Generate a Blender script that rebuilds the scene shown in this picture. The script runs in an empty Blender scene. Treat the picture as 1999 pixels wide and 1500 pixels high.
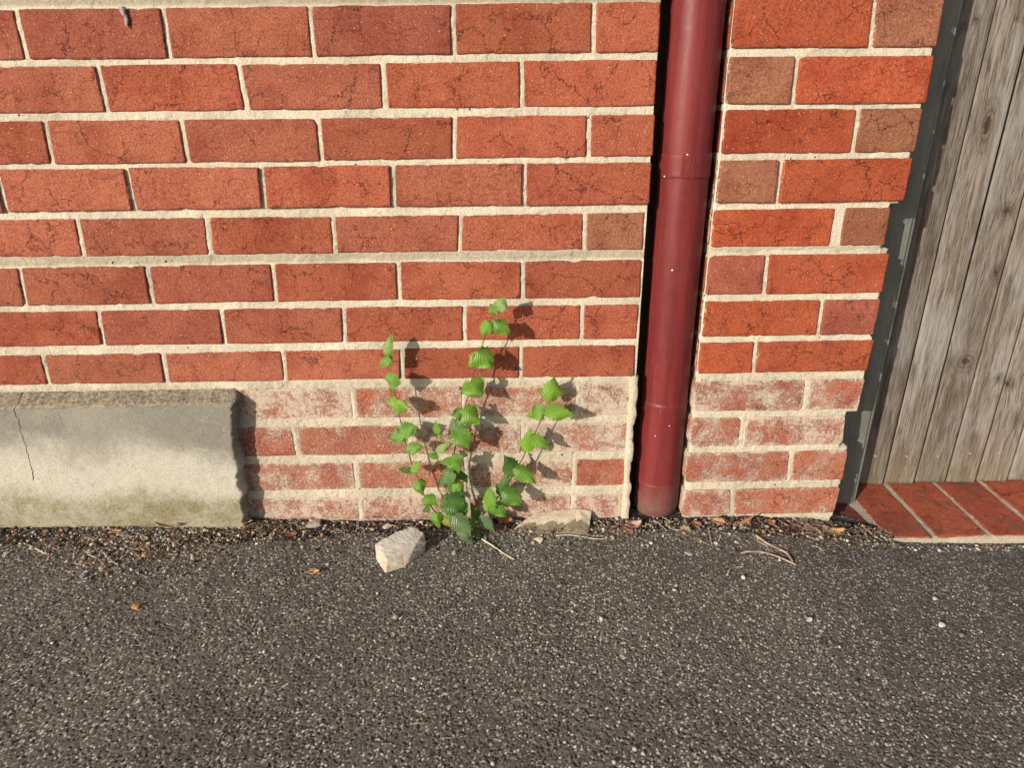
import bpy, bmesh, math, random
import numpy as np
from mathutils import Vector, Matrix

# ------------------------------------------------------------------ camera, sky, sun, exposure
SC = bpy.context.scene
COL = SC.collection
CAM = np.array([-0.2849185, -1.26773202, 0.84895343])
YAW, PITCH, ROLL, FPX = 0.02182277, -0.38252782, -0.00926806, 1288.31
_f = np.array([math.sin(YAW)*math.cos(PITCH), math.cos(YAW)*math.cos(PITCH), math.sin(PITCH)])
_r0 = np.array([math.cos(YAW), -math.sin(YAW), 0.0]); _u0 = np.cross(_r0, _f)
_r = _r0*math.cos(ROLL) + _u0*math.sin(ROLL); _u = -_r0*math.sin(ROLL) + _u0*math.cos(ROLL)
cd = bpy.data.cameras.new('camera'); cam = bpy.data.objects.new('camera', cd); COL.objects.link(cam)
cam.matrix_world = Matrix(((_r[0], _u[0], -_f[0], CAM[0]), (_r[1], _u[1], -_f[1], CAM[1]), (_r[2], _u[2], -_f[2], CAM[2]), (0, 0, 0, 1)))
cd.sensor_fit = 'HORIZONTAL'; cd.sensor_width = 36.0; cd.lens = FPX/1999*36.0
cd.clip_start = 0.02; cd.clip_end = 500
SC.camera = cam

w = bpy.data.worlds.new('World'); SC.world = w; w.use_nodes = True
nt = w.node_tree; nt.nodes.clear()
sky = nt.nodes.new('ShaderNodeTexSky'); sky.sky_type = 'NISHITA'; sky.sun_disc = False
SUN = Vector((0.97, 1.0, -0.46)).normalized()          # the way the light travels
sky.sun_elevation = math.asin(-SUN.z); sky.sun_rotation = math.atan2(-SUN.x, -SUN.y) % (2*math.pi)
sky.air_density = 1.0; sky.dust_density = 1.5; sky.ozone_density = 1.0
bg = nt.nodes.new('ShaderNodeBackground'); bg.inputs['Strength'].default_value = 0.115
wo = nt.nodes.new('ShaderNodeOutputWorld')
nt.links.new(sky.outputs[0], bg.inputs['Color']); nt.links.new(bg.outputs[0], wo.inputs['Surface'])
sd = bpy.data.lights.new('sun', 'SUN'); sd.energy = 4.6; sd.angle = math.radians(0.55); sd.color = (1.0, 0.925, 0.82)
sun = bpy.data.objects.new('sun', sd); COL.objects.link(sun)
sun.rotation_euler = SUN.to_track_quat('-Z', 'Y').to_euler()
SC.view_settings.view_transform = 'Standard'; SC.view_settings.look = 'None'
SC.view_settings.gamma = 1.0; SC.view_settings.use_curve_mapping = False
SC.view_settings.exposure = 0.20

# ------------------------------------------------------------------ measuring helpers
def ray(x, y):
    return _f + _r*(x-999.5)/FPX - _u*(y-750)/FPX
def onY(x, y, Y=0.0):                                   # the point of the upright plane at depth Y that the photo shows at x, y
    d = ray(x, y); return CAM + d*((Y-CAM[1])/d[1])
def onZ(x, y, Z=0.0):
    d = ray(x, y); return CAM + d*((Z-CAM[2])/d[2])

rng = np.random.default_rng(7)
R = random.Random(11)

def _h(ix, iy, s):
    a = (ix.astype(np.int64)*374761393 + iy.astype(np.int64)*668265263 + s*1442695041) & 0xffffffff
    a = ((a ^ (a >> 13))*1274126177) & 0xffffffff
    a = ((a ^ (a >> 16))*2246822519) & 0xffffffff
    return ((a ^ (a >> 15)) & 0xffffff)/16777216.0
def vn(x, y, s=0):
    x = np.asarray(x, float); y = np.asarray(y, float)
    ix = np.floor(x); iy = np.floor(y); fx = x-ix; fy = y-iy
    fx = fx*fx*(3-2*fx); fy = fy*fy*(3-2*fy)
    a = _h(ix, iy, s); b = _h(ix+1, iy, s); c = _h(ix, iy+1, s); d = _h(ix+1, iy+1, s)
    return (a*(1-fx)+b*fx)*(1-fy) + (c*(1-fx)+d*fx)*fy
def fbm(x, y, s=0, o=3):
    t = 0; a = 0.5; n = 0
    for k in range(o):
        t = t + a*vn(x*2**k, y*2**k, s+k*17); n += a; a *= 0.5
    return t/n                                          # 0..1
def sstep(a, b, x):
    t = np.clip((x-a)/(b-a), 0, 1); return t*t*(3-2*t)

# ------------------------------------------------------------------ object helpers
def link(o, parent=None, label=None, cat=None, group=None, kind=None):
    COL.objects.link(o)
    if parent: o.parent = parent
    for k, v in (('label', label), ('category', cat), ('group', group), ('kind', kind)):
        if v: o[k] = v
    return o
def empty(name, loc=(0, 0, 0), **k):
    o = bpy.data.objects.new(name, None); o.location = loc; o.empty_display_size = 0.05
    return link(o, **k)
def mesh_np(name, V, F, mat, smooth=True, attrs=None, **k):
    me = bpy.data.meshes.new(name)
    V = np.asarray(V, np.float32)
    if isinstance(F, np.ndarray):
        n = F.shape[1]
        me.vertices.add(len(V)); me.vertices.foreach_set('co', V.ravel())
        me.loops.add(F.size); me.loops.foreach_set('vertex_index', F.ravel().astype(np.int32))
        me.polygons.add(len(F)); me.polygons.foreach_set('loop_start', np.arange(0, F.size, n, dtype=np.int32))
        me.update(calc_edges=True)
    else:
        me.from_pydata(V.tolist(), [], F)
    if smooth: me.polygons.foreach_set('use_smooth', np.ones(len(me.polygons), bool))
    for an, av in (attrs or {}).items():
        av = np.asarray(av, np.float32)
        if av.ndim == 1:
            a = me.attributes.new(an, 'FLOAT', 'POINT'); a.data.foreach_set('value', av)
        else:
            a = me.attributes.new(an, 'FLOAT_COLOR', 'POINT')
            a.data.foreach_set('color', np.c_[av, np.ones(len(av))].astype(np.float32).ravel())
    me.materials.append(mat)
    o = bpy.data.objects.new(name, me)
    return link(o, **k)
def grid_faces(nx, ny, keep=None):
    i = np.arange((nx-1)*(ny-1)); a = (i//(nx-1))*nx + i % (nx-1)
    F = np.stack([a, a+1, a+nx+1, a+nx], 1)
    if keep is not None: F = F[keep.ravel()]
    return F
def prune(V, F, attrs):
    used = np.zeros(len(V), bool); used[F.ravel()] = True
    m = np.cumsum(used)-1
    return V[used], m[F], {k: v[used] for k, v in attrs.items()}
def box_VF(x0, x1, y0, y1, z0, z1):
    V = [(x, y, z) for z in (z0, z1) for y in (y0, y1) for x in (x0, x1)]
    F = [(0, 2, 3, 1), (4, 5, 7, 6), (0, 1, 5, 4), (2, 6, 7, 3), (0, 4, 6, 2), (1, 3, 7, 5)]
    return V, F
def box(name, b, mat, bev=0.0, **k):
    V, F = box_VF(*b); bm = bmesh.new()
    vs = [bm.verts.new(v) for v in V]
    for f in F: bm.faces.new([vs[i] for i in f])
    bm.normal_update()
    if bev: bmesh.ops.bevel(bm, geom=bm.edges[:], offset=bev, segments=2, affect='EDGES', profile=0.6)
    me = bpy.data.meshes.new(name); bm.to_mesh(me); bm.free(); me.materials.append(mat)
    return link(bpy.data.objects.new(name, me), **k)
def tube_VF(pts, rad, n=6, off=0):
    pts = np.asarray(pts, float); V = []; F = []
    for i, p in enumerate(pts):
        t = pts[min(i+1, len(pts)-1)]-pts[max(i-1, 0)]; t /= np.linalg.norm(t)+1e-9
        a = np.cross(t, (0.13, 0.31, 0.94)); a /= np.linalg.norm(a)+1e-9; b = np.cross(t, a)
        rr = rad[i] if hasattr(rad, '__len__') else rad
        for k in range(n):
            q = 2*math.pi*k/n; V.append(p+rr*(a*math.cos(q)+b*math.sin(q)))
    for i in range(len(pts)-1):
        for k in range(n):
            k2 = (k+1) % n
            F.append((off+i*n+k, off+i*n+k2, off+(i+1)*n+k2, off+(i+1)*n+k))
    F.append(tuple(off+k for k in range(n))[::-1]); F.append(tuple(off+(len(pts)-1)*n+k for k in range(n)))
    return V, F
def smooth_line(P, n=4):                                 # Catmull-Rom
    P = np.asarray(P, float); Q = []
    for i in range(len(P)-1):
        p0 = P[max(i-1, 0)]; p1 = P[i]; p2 = P[i+1]; p3 = P[min(i+2, len(P)-1)]
        for k in range(n):
            t = k/n
            Q.append(0.5*((2*p1)+(p2-p0)*t+(2*p0-5*p1+4*p2-p3)*t*t+(3*p1-p0-3*p2+p3)*t**3))
    Q.append(P[-1]); return np.array(Q)

# ------------------------------------------------------------------ materials
class NB:
    def __init__(s, name):
        s.m = bpy.data.materials.new(name); s.m.use_nodes = True; s.t = s.m.node_tree; s.t.nodes.clear()
        s.out = s.t.nodes.new('ShaderNodeOutputMaterial'); s.b = s.t.nodes.new('ShaderNodeBsdfPrincipled')
        s.t.links.new(s.b.outputs[0], s.out.inputs['Surface'])
        s.pos = s.n('ShaderNodeNewGeometry').outputs['Position']
    def n(s, ty, **k):
        x = s.t.nodes.new(ty)
        for a, v in k.items(): setattr(x, a, v)
        return x
    def put(s, sock, v):
        if isinstance(v, bpy.types.NodeSocket): s.t.links.new(v, sock)
        elif isinstance(v, (tuple, list)): sock.default_value = (*v, 1.0) if (len(v) == 3 and sock.type == 'RGBA') else v
        else: sock.default_value = v
    def math(s, op, a, b=0.0, c=None, clamp=False):
        x = s.n('ShaderNodeMath', operation=op, use_clamp=clamp); s.put(x.inputs[0], a); s.put(x.inputs[1], b)
        if c is not None: s.put(x.inputs[2], c)
        return x.outputs[0]
    def vmul(s, v, k, add=(0, 0, 0)):
        x = s.n('ShaderNodeMapping'); s.put(x.inputs['Vector'], v)
        x.inputs['Scale'].default_value = k if isinstance(k, tuple) else (k, k, k); x.inputs['Location'].default_value = add
        return x.outputs[0]
    def vadd(s, a, b):
        x = s.n('ShaderNodeVectorMath', operation='ADD'); s.put(x.inputs[0], a); s.put(x.inputs[1], b); return x.outputs[0]
    def vscale(s, a, k):
        x = s.n('ShaderNodeVectorMath', operation='SCALE'); s.put(x.inputs[0], a); s.put(x.inputs['Scale'], k); return x.outputs[0]
    def noise(s, scale, det=3, rough=0.55, v=None, dist=0.0, col=False):
        x = s.n('ShaderNodeTexNoise'); s.put(x.inputs['Vector'], v if v is not None else s.pos)
        x.inputs['Scale'].default_value = scale; x.inputs['Detail'].default_value = det
        x.inputs['Roughness'].default_value = rough; x.inputs['Distortion'].default_value = dist
        return x.outputs['Color' if col else 'Fac']
    def vor(s, scale, feat='F1', v=None, out='Distance', rnd=1.0):
        x = s.n('ShaderNodeTexVoronoi', feature=feat); s.put(x.inputs['Vector'], v if v is not None else s.pos)
        x.inputs['Scale'].default_value = scale; x.inputs['Randomness'].default_value = rnd
        return x.outputs[out]
    def ramp(s, v, a, b, lo=0.0, hi=1.0, smooth=True):
        x = s.n('ShaderNodeMapRange'); x.interpolation_type = 'SMOOTHSTEP' if smooth else 'LINEAR'
        s.put(x.inputs[0], v); s.put(x.inputs[1], a); s.put(x.inputs[2], b); s.put(x.inputs[3], lo); s.put(x.inputs[4], hi)
        return x.outputs[0]
    def mix(s, f, a, b, mode='MIX'):
        x = s.n('ShaderNodeMix', data_type='RGBA', blend_type=mode)
        s.put(x.inputs[0], f); s.put(x.inputs[6], a); s.put(x.inputs[7], b); return x.outputs[2]
    def bump(s, h, dist, strength=1.0, prev=None):
        x = s.n('ShaderNodeBump'); x.inputs['Distance'].default_value = dist; s.put(x.inputs['Strength'], strength)
        s.put(x.inputs['Height'], h)
        if prev is not None: s.put(x.inputs['Normal'], prev)
        return x.outputs[0]
    def attr(s, name, out='Fac'):
        x = s.n('ShaderNodeAttribute'); x.attribute_name = name; return x.outputs[out]
    def xyz(s, v=None):
        x = s.n('ShaderNodeSeparateXYZ'); s.put(x.inputs[0], v if v is not None else s.pos); return x.outputs
    def done(s, col, rough=0.8, normal=None, spec=0.3, **k):
        s.put(s.b.inputs['Base Color'], col); s.put(s.b.inputs['Roughness'], rough)
        s.b.inputs['Specular IOR Level'].default_value = spec
        if normal is not None: s.put(s.b.inputs['Normal'], normal)
        for a, v in k.items(): s.put(s.b.inputs[a.replace('_', ' ')], v)
        return s.m

def mat_brick(sill=False):
    s = NB('worn_brick' if sill else 'wire_cut_brick')
    oi = s.n('ShaderNodeObjectInfo'); base = oi.outputs['Color']; lime = oi.outputs['Alpha']; rnd = oi.outputs['Random']
    off = s.n('ShaderNodeCombineXYZ'); s.put(off.inputs[0], s.math('MULTIPLY', rnd, 31.0)); s.put(off.inputs[2], s.math('MULTIPLY', rnd, 17.0))
    P = s.vadd(s.pos, off.outputs[0])
    # tone clouds
    big = s.noise(9, 3, 0.6, P); mid = s.noise(45, 4, 0.65, P); fine = s.noise(300, 4, 0.75, P)
    col = s.mix(s.ramp(big, 0.42, 0.72), base, s.mix(1.0, base, (0.76, 0.60, 0.60), 'MULTIPLY'))
    col = s.mix(s.ramp(mid, 0.5, 0.75, 0, 0.45), col, s.mix(1.0, base, (0.74, 0.62, 0.60), 'MULTIPLY'))
    col = s.mix(s.ramp(mid, 0.48, 0.25, 0, 0.35), col, s.mix(1.0, base, (1.16, 1.25, 1.2), 'MULTIPLY'))
    col = s.mix(s.ramp(fine, 0.44, 0.60, 0, 0.8), col, s.mix(1.0, col, (0.54, 0.45, 0.44), 'MULTIPLY'))
    sc2 = s.noise(1.0, 3, 0.7, s.vmul(P, (40, 40, 260))); col = s.mix(s.ramp(sc2, 0.56, 0.70, 0, 0.35), col, s.mix(1.0, col, (0.60, 0.5, 0.5), 'MULTIPLY'))
    # pits and grog specks
    sp = s.vor(330, 'F1', P); spc = s.vor(330, 'F1', P, 'Color')
    sx = s.n('ShaderNodeSeparateColor'); s.put(sx.inputs[0], spc)
    speck = s.math('MULTIPLY', s.ramp(sp, 0.36, 0.20), s.ramp(sx.outputs[0], 0.925, 0.99))
    col = s.mix(s.math('MULTIPLY', speck, 0.85), col, (0.62, 0.44, 0.30))
    pv = s.vadd(P, s.vscale(s.noise(220, 3, 0.7, P, col=True), 0.008)); sp2 = s.vor(190, 'F1', pv); spc2 = s.vor(190, 'F1', pv, 'Color')
    sx2 = s.n('ShaderNodeSeparateColor'); s.put(sx2.inputs[0], spc2)
    pit = s.math('MULTIPLY', s.ramp(sp2, 0.22, 0.08), s.ramp(sx2.outputs[1], 0.93, 0.95))
    # drying cracks: edges of a warped cell pattern, kept only in places
    wv = s.vadd(P, s.vscale(s.noise(38, 4, 0.7, P, col=True), 0.05))
    c1 = s.vor(13, 'DISTANCE_TO_EDGE', s.vmul(wv, (1.25, 1.0, 1.0)))
    keep = s.ramp(s.noise(14, 2, 0.5, P), 0.47, 0.56)
    crack = s.math('MULTIPLY', s.ramp(c1, 0.0095, 0.0035), keep)
    wv2 = s.vadd(P, s.vscale(s.noise(120, 3, 0.7, P, col=True), 0.018))
    c2 = s.vor(62, 'DISTANCE_TO_EDGE', s.vmul(wv2, (0.6, 1.0, 1.5)))
    keep2 = s.ramp(s.noise(26, 3, 0.6, s.vadd(P, (3.3, 0, 0))), 0.50, 0.66)
    crack2 = s.math('MULTIPLY', s.ramp(c2, 0.034, 0.010), keep2)
    dark = s.math('MAXIMUM', s.math('MAXIMUM', crack, s.math('MULTIPLY', crack2, 0.45)), pit)
    col = s.mix(s.math('MULTIPLY', dark, 0.9), col, s.mix(1.0, base, (0.22, 0.14, 0.13), 'MULTIPLY'))
    # grime at the arrises, mortar smears
    e = s.attr('edge'); en = s.noise(70, 4, 0.7, P)
    grime = s.math('MULTIPLY', s.ramp(e, 0.007, 0.0), s.ramp(en, 0.45, 0.66))
    col = s.mix(s.math('MULTIPLY', grime, 0.55), col, (0.10, 0.06, 0.05))
    smear = s.math('MULTIPLY', s.ramp(s.math('ADD', e, s.math('MULTIPLY', s.noise(95, 3, 0.6, s.vadd(P, (0, 0, 5))), 0.010)), 0.0052, 0.0044), s.ramp(s.noise(22, 2, 0.5, s.vadd(P, (7, 0, 0))), 0.50, 0.60))
    # lime bloom, amount per brick
    lm = s.noise(14, 4, 0.62, s.vadd(P, (1.7, 0, 2))); lf = s.noise(210, 4, 0.85, P); lmid = s.noise(75, 3, 0.6, P)
    e2 = s.ramp(e, 0.012, 0.0, 0, 0.10)
    lv = s.math('ADD', s.math('ADD', s.math('MULTIPLY', lm, 0.85), s.math('MULTIPLY', lf, 1.0)), s.math('ADD', s.math('MULTIPLY', lmid, 0.45), e2))
    thr = s.math('SUBTRACT', 1.46, s.math('MULTIPLY', lime, 0.42))
    col = s.mix(s.math('MULTIPLY', s.math('MULTIPLY', lime, s.ramp(lm, 0.3, 0.65)), 0.42), col, (0.42, 0.27, 0.21))
    lmask = s.math('MULTIPLY', s.ramp(s.math('SUBTRACT', lv, thr), -0.06, 0.15), s.ramp(lime, 0.0, 0.08))
    lcol = s.mix(s.noise(60, 3), (0.50, 0.39, 0.315), (0.53, 0.45, 0.345))
    col = s.mix(s.math('MULTIPLY', lmask, 0.86), col, lcol)
    col = s.mix(s.math('MULTIPLY', smear, 0.8), col, (0.54, 0.45, 0.32))
    dots = s.math('MULTIPLY', s.ramp(s.noise(330, 3, 0.8, s.vadd(P, (9, 0, 4))), 0.56, 0.64), s.ramp(lime, 0.15, 0.5, 0, 0.7)); col = s.mix(dots, col, (0.58, 0.47, 0.37))
    if sill:
        col = s.mix(s.ramp(s.noise(16, 6, 0.8), 0.50, 0.66, 0, 0.6), col, (0.10, 0.075, 0.06))
    h = s.math('ADD', s.math('MULTIPLY', fine, 0.35), s.math('MULTIPLY', mid, 0.9))
    h = s.math('ADD', h, s.math('MULTIPLY', s.noise(1000, 2, 0.6, P), 0.22))
    h = s.math('SUBTRACT', h, s.math('MULTIPLY', dark, 0.8))
    h = s.math('ADD', h, s.math('MULTIPLY', s.math('ADD', lmask, smear), 0.25))
    return s.done(col, 0.88, s.bump(h, 0.0030, 0.9), 0.2)

def mat_mortar():
    s = NB('sandy_mortar')
    a = s.noise(7, 4, 0.6); g = s.noise(330, 4, 0.8); m = s.noise(90, 4, 0.7)
    col = s.mix(s.ramp(a, 0.35, 0.68), (0.67, 0.590, 0.460), (0.52, 0.455, 0.35))
    col = s.mix(s.math('MULTIPLY', s.attr('grey'), 0.75), col, (0.42, 0.365, 0.27))
    col = s.mix(s.ramp(g, 0.46, 0.62, 0.0, 0.6), col, s.mix(1.0, col, (0.56, 0.50, 0.43), 'MULTIPLY'))
    d = s.math('MULTIPLY', s.ramp(s.noise(34, 5, 0.75), 0.60, 0.72), s.ramp(m, 0.4, 0.6))
    col = s.mix(s.math('MULTIPLY', d, 0.7), col, (0.10, 0.085, 0.06))
    hv = s.vadd(s.pos, s.vscale(s.noise(160, 3, 0.7, None, col=True), 0.010)); v = s.vor(90, 'F1', hv); c = s.n('ShaderNodeSeparateColor'); s.put(c.inputs[0], s.vor(90, 'F1', hv, 'Color'))
    hole = s.math('MULTIPLY', s.ramp(v, 0.22, 0.10), s.ramp(c.outputs[0], 0.945, 0.955))
    col = s.mix(hole, col, (0.03, 0.025, 0.02))
    h = s.math('ADD', s.math('MULTIPLY', g, 0.5), s.math('MULTIPLY', m, 1.0)); h = s.math('SUBTRACT', h, s.math('MULTIPLY', hole, 1.0))
    return s.done(col, 0.95, s.bump(h, 0.0032, 0.95), 0.15)

def mat_plinth():
    s = NB('cement_render')
    x, y, z = s.xyz()
    wob = s.noise(3.2, 4, 0.6); wob2 = s.noise(16, 8, 0.78)
    zz = s.math('ADD', z, s.math('MULTIPLY', s.math('SUBTRACT', wob, 0.5), 0.16)); zz = s.math('ADD', zz, s.math('MULTIPLY', s.math('SUBTRACT', wob2, 0.5), 0.095))
    pale = (0.50, 0.465, 0.385); grey = (0.235, 0.22, 0.18)
    col = s.mix(s.ramp(zz, 0.185, 0.262), pale, grey)
    col = s.mix(s.ramp(s.noise(5, 5, 0.65), 0.5, 0.72, 0, 0.35), col, (0.40, 0.37, 0.30))
    moss = s.math('MULTIPLY', s.ramp(zz, 0.145, 0.085), s.ramp(s.noise(17, 5, 0.75), 0.36, 0.62, 0.55, 1.0))
    col = s.mix(moss, col, (0.255, 0.225, 0.135))
    ym = s.math('MULTIPLY', s.ramp(zz, 0.16, 0.10), s.ramp(s.noise(28, 5, 0.75), 0.56, 0.68))
    col = s.mix(s.math('MULTIPLY', ym, 0.6), col, (0.30, 0.225, 0.05))
    rough_top = s.ramp(s.math('ADD', z, s.math('MULTIPLY', s.math('SUBTRACT', s.noise(30, 4, 0.7), 0.5), 0.02)), 0.315, 0.323)
    tcol = s.mix(s.ramp(s.noise(120, 4, 0.8), 0.4, 0.6), (0.15, 0.12, 0.078), (0.38, 0.325, 0.225))
    col = s.mix(s.math('MULTIPLY', rough_top, 0.8), col, tcol)
    g = s.noise(330, 4, 0.8); g2 = s.noise(160, 3, 0.6)
    col = s.mix(s.ramp(g, 0.44, 0.60, 0, 0.6), col, s.mix(1.0, col, (0.60, 0.57, 0.52), 'MULTIPLY'))
    col = s.mix(s.math('MULTIPLY', s.ramp(s.noise(150, 5, 0.85, s.vadd(s.pos, (2, 0, 1))), 0.50, 0.62), s.math('MULTIPLY', moss, 0.7)), col, (0.115, 0.095, 0.05))
    # the settlement crack: a line that wanders down the face near the left of the photo
    w = s.math('MULTIPLY', s.math('SUBTRACT', s.noise(22, 4, 0.7, s.vmul(s.pos, (0.0, 0.0, 1.0))), 0.5), 0.035)
    ln = s.math('SUBTRACT', x, s.math('ADD', s.math('MULTIPLY', z, 0.02), -1.262)); ln = s.math('ABSOLUTE', s.math('ADD', ln, w))
    crack = s.math('MULTIPLY', s.ramp(ln, s.ramp(s.noise(45), 0.3, 0.7, 0.0006, 0.0017), 0.0002), s.ramp(z, 0.145, 0.16))
    col = s.mix(crack, col, (0.05, 0.04, 0.03))
    # fine pale hairline scratches
    sc = s.ramp(s.math('ABSOLUTE', s.math('SUBTRACT', s.noise(4, 2, 0.5, s.vmul(s.pos, (1, 1, 3), (4, 0, 0))), 0.5)), 0.003, 0.0)
    col = s.mix(s.math('MULTIPLY', s.math('MULTIPLY', sc, s.ramp(s.noise(6), 0.52, 0.6)), 0.18), col, (0.7, 0.66, 0.58))
    h = s.math('ADD', s.math('MULTIPLY', g, 0.5), s.math('MULTIPLY', g2, 0.35)); h = s.math('SUBTRACT', h, s.math('MULTIPLY', crack, 1.5))
    h = s.math('ADD', h, s.math('MULTIPLY', s.math('MULTIPLY', rough_top, s.noise(110, 4, 0.8)), 2.2))
    return s.done(col, 0.93, s.bump(h, 0.0022, 0.7), 0.2)

def mat_asphalt():
    s = NB('chip_asphalt')
    c = s.attr('tint', 'Color')
    col = s.mix(s.ramp(s.noise(3.4, 6, 0.7), 0.40, 0.62, 0, 0.75), c, s.mix(1.0, c, (0.72, 0.70, 0.70), 'MULTIPLY'))
    v = s.vor(400, 'F1', None, 'Color'); vd = s.vor(400); k = s.n('ShaderNodeSeparateColor'); s.put(k.inputs[0], v)
    col = s.mix(s.math('MULTIPLY', s.ramp(k.outputs[0], 0.90, 0.93, 0, 0.85), s.ramp(vd, 0.5, 0.3)), col, (0.50, 0.44, 0.35))
    col = s.mix(s.ramp(k.outputs[1], 0.6, 0.9, 0, 0.6), col, (0.050, 0.045, 0.038))
    g = s.noise(900, 2, 0.7)
    return s.done(col, s.ramp(s.noise(200), 0.3, 0.7, 0.6, 0.9), s.bump(g, 0.0015, 0.9), 0.35)

def mat_vcol(name, rough=0.85, sc=300, dist=0.002, spec=0.25, mul=(0.55, 0.52, 0.5)):
    s = NB(name); c = s.attr('tint', 'Color'); g = s.noise(sc, 4, 0.75)
    col = s.mix(s.ramp(g, 0.35, 0.7, 0, 0.7), c, s.mix(1.0, c, mul, 'MULTIPLY'))
    return s.done(col, rough, s.bump(g, dist, 0.8), spec)

def mat_plain(name, c1, c2, sc=60, rough=0.8, bsc=400, dist=0.0015, spec=0.3, lo=0.4, hi=0.62, fine=(0.6, 0.58, 0.55)):
    s = NB(name); col = s.mix(s.ramp(s.noise(sc, 5, 0.7), lo, hi), c1, c2); g = s.noise(bsc, 4, 0.75)
    col = s.mix(s.ramp(g, 0.35, 0.7, 0, 0.6), col, s.mix(1.0, col, fine, 'MULTIPLY'))
    return s.done(col, rough, s.bump(g, dist, 0.8), spec)

def mat_pipe():
    s = NB('faded_red_enamel'); x, y, z = s.xyz()
    st = s.noise(1.0, 4, 0.7, s.vmul(s.pos, (420, 420, 5)))
    col = s.mix(s.ramp(s.noise(1.0, 4, 0.6, s.vmul(s.pos, (40, 40, 3))), 0.35, 0.65), (0.125, 0.018, 0.018), (0.170, 0.026, 0.025))
    col = s.mix(s.ramp(st, 0.60, 0.78, 0, 0.45), col, (0.30, 0.085, 0.08))
    dirt = s.math('MULTIPLY', s.ramp(s.math('ADD', z, s.math('MULTIPLY', s.math('SUBTRACT', s.noise(20, 4), 0.5), 0.08)), 0.11, 0.01), s.ramp(s.noise(60, 5, 0.8), 0.32, 0.62, 0.45, 1.0))
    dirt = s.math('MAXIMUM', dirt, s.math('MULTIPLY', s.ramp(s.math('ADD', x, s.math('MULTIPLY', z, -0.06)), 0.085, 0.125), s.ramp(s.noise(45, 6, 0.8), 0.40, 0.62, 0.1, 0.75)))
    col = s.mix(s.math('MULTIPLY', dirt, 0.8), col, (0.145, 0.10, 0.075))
    dust = s.ramp(s.noise(26, 6, 0.85), 0.56, 0.80, 0, 0.22); col = s.mix(dust, col, (0.25, 0.13, 0.11))
    v = s.vor(75); c = s.n('ShaderNodeSeparateColor'); s.put(c.inputs[0], s.vor(75, 'F1', None, 'Color'))
    drop = s.math('MULTIPLY', s.ramp(v, 0.16, 0.09), s.ramp(c.outputs[2], 0.955, 0.965))
    col = s.mix(drop, col, (0.75, 0.68, 0.60))
    scr = s.math('MULTIPLY', s.ramp(s.noise(1.0, 2, 0.6, s.vmul(s.pos, (900, 900, 14))), 0.70, 0.76), s.ramp(s.noise(9, 3), 0.42, 0.6))
    col = s.mix(s.math('MULTIPLY', scr, 0.4), col, (0.5, 0.28, 0.25))
    h = s.math('ADD', s.math('MULTIPLY', st, 0.3), s.noise(40, 4, 0.6))
    ro = s.ramp(s.noise(50, 4, 0.7), 0.3, 0.7, 0.34, 0.50); ro = s.math('ADD', ro, s.math('MULTIPLY', dirt, 0.45), clamp=True)
    return s.done(col, ro, s.bump(h, 0.0009, 0.6), 0.24)

def mat_plank():
    s = NB('weathered_timber'); a = s.attr('grain'); k = s.attr('knot'); ring = s.attr('ring')
    oi = s.n('ShaderNodeObjectInfo'); x, y, z = s.xyz()
    cb = s.n('ShaderNodeCombineXYZ'); s.put(cb.inputs[0], a); s.put(cb.inputs[1], s.math('MULTIPLY', oi.outputs['Random'], 9.0)); s.put(cb.inputs[2], s.math('MULTIPLY', z, 0.045))
    G = cb.outputs[0]
    g1 = s.noise(95, 4, 0.62, G); g2 = s.noise(480, 5, 0.75, G); g3 = s.noise(28, 3, 0.5, G)
    col = s.mix(s.ramp(g1, 0.40, 0.60), (0.245, 0.208, 0.172), (0.150, 0.120, 0.094))
    col = s.mix(s.ramp(g3, 0.42, 0.66, 0, 0.5), col, (0.31, 0.278, 0.245))
    col = s.mix(s.ramp(g2, 0.50, 0.64, 0, 0.85), col, (0.075, 0.058, 0.045))
    bl = s.ramp(s.noise(9, 5, 0.7, s.vmul(s.pos, (1.6, 1, 0.6))), 0.53, 0.70, 0, 0.6); col = s.mix(bl, col, (0.125, 0.085, 0.055))
    silver = s.ramp(s.noise(6, 4, 0.6, s.vmul(s.pos, (2.5, 1, 0.7), (2, 0, 3))), 0.48, 0.64, 0, 0.55); col = s.mix(silver, col, (0.315, 0.30, 0.28))
    col = s.mix(1.0, col, oi.outputs['Color'], 'MULTIPLY')
    rr = s.ramp(s.math('SINE', s.math('MULTIPLY', ring, 2.0)), 0.2, 0.9, 0, 0.5)
    col = s.mix(s.math('MULTIPLY', k, s.math('ADD', 0.55, s.math('MULTIPLY', rr, 0.9), clamp=True)), col, (0.085, 0.058, 0.04))
    col = s.mix(s.ramp(k, 0.86, 0.97, 0, 0.85), col, (0.045, 0.03, 0.022))
    col = s.mix(s.ramp(s.attr('side'), 0.02, 0.14), col, (0.018, 0.014, 0.011))  # plank flanks go near-black: the shade inside the gaps put into the colour
    alg = s.math('MULTIPLY', s.ramp(s.math('ADD', z, s.math('MULTIPLY', s.noise(18, 4, 0.7), 0.12)), 0.20, 0.03), 0.30)
    col = s.mix(alg, col, (0.185, 0.165, 0.075))
    h = s.math('SUBTRACT', s.math('MULTIPLY', g1, 0.4), s.math('MULTIPLY', s.ramp(g2, 0.45, 0.72), 0.8)); h = s.math('ADD', h, s.math('MULTIPLY', s.noise(500, 2), 0.15))
    return s.done(col, 0.85, s.bump(h, 0.0016, 0.8), 0.2)

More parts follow.
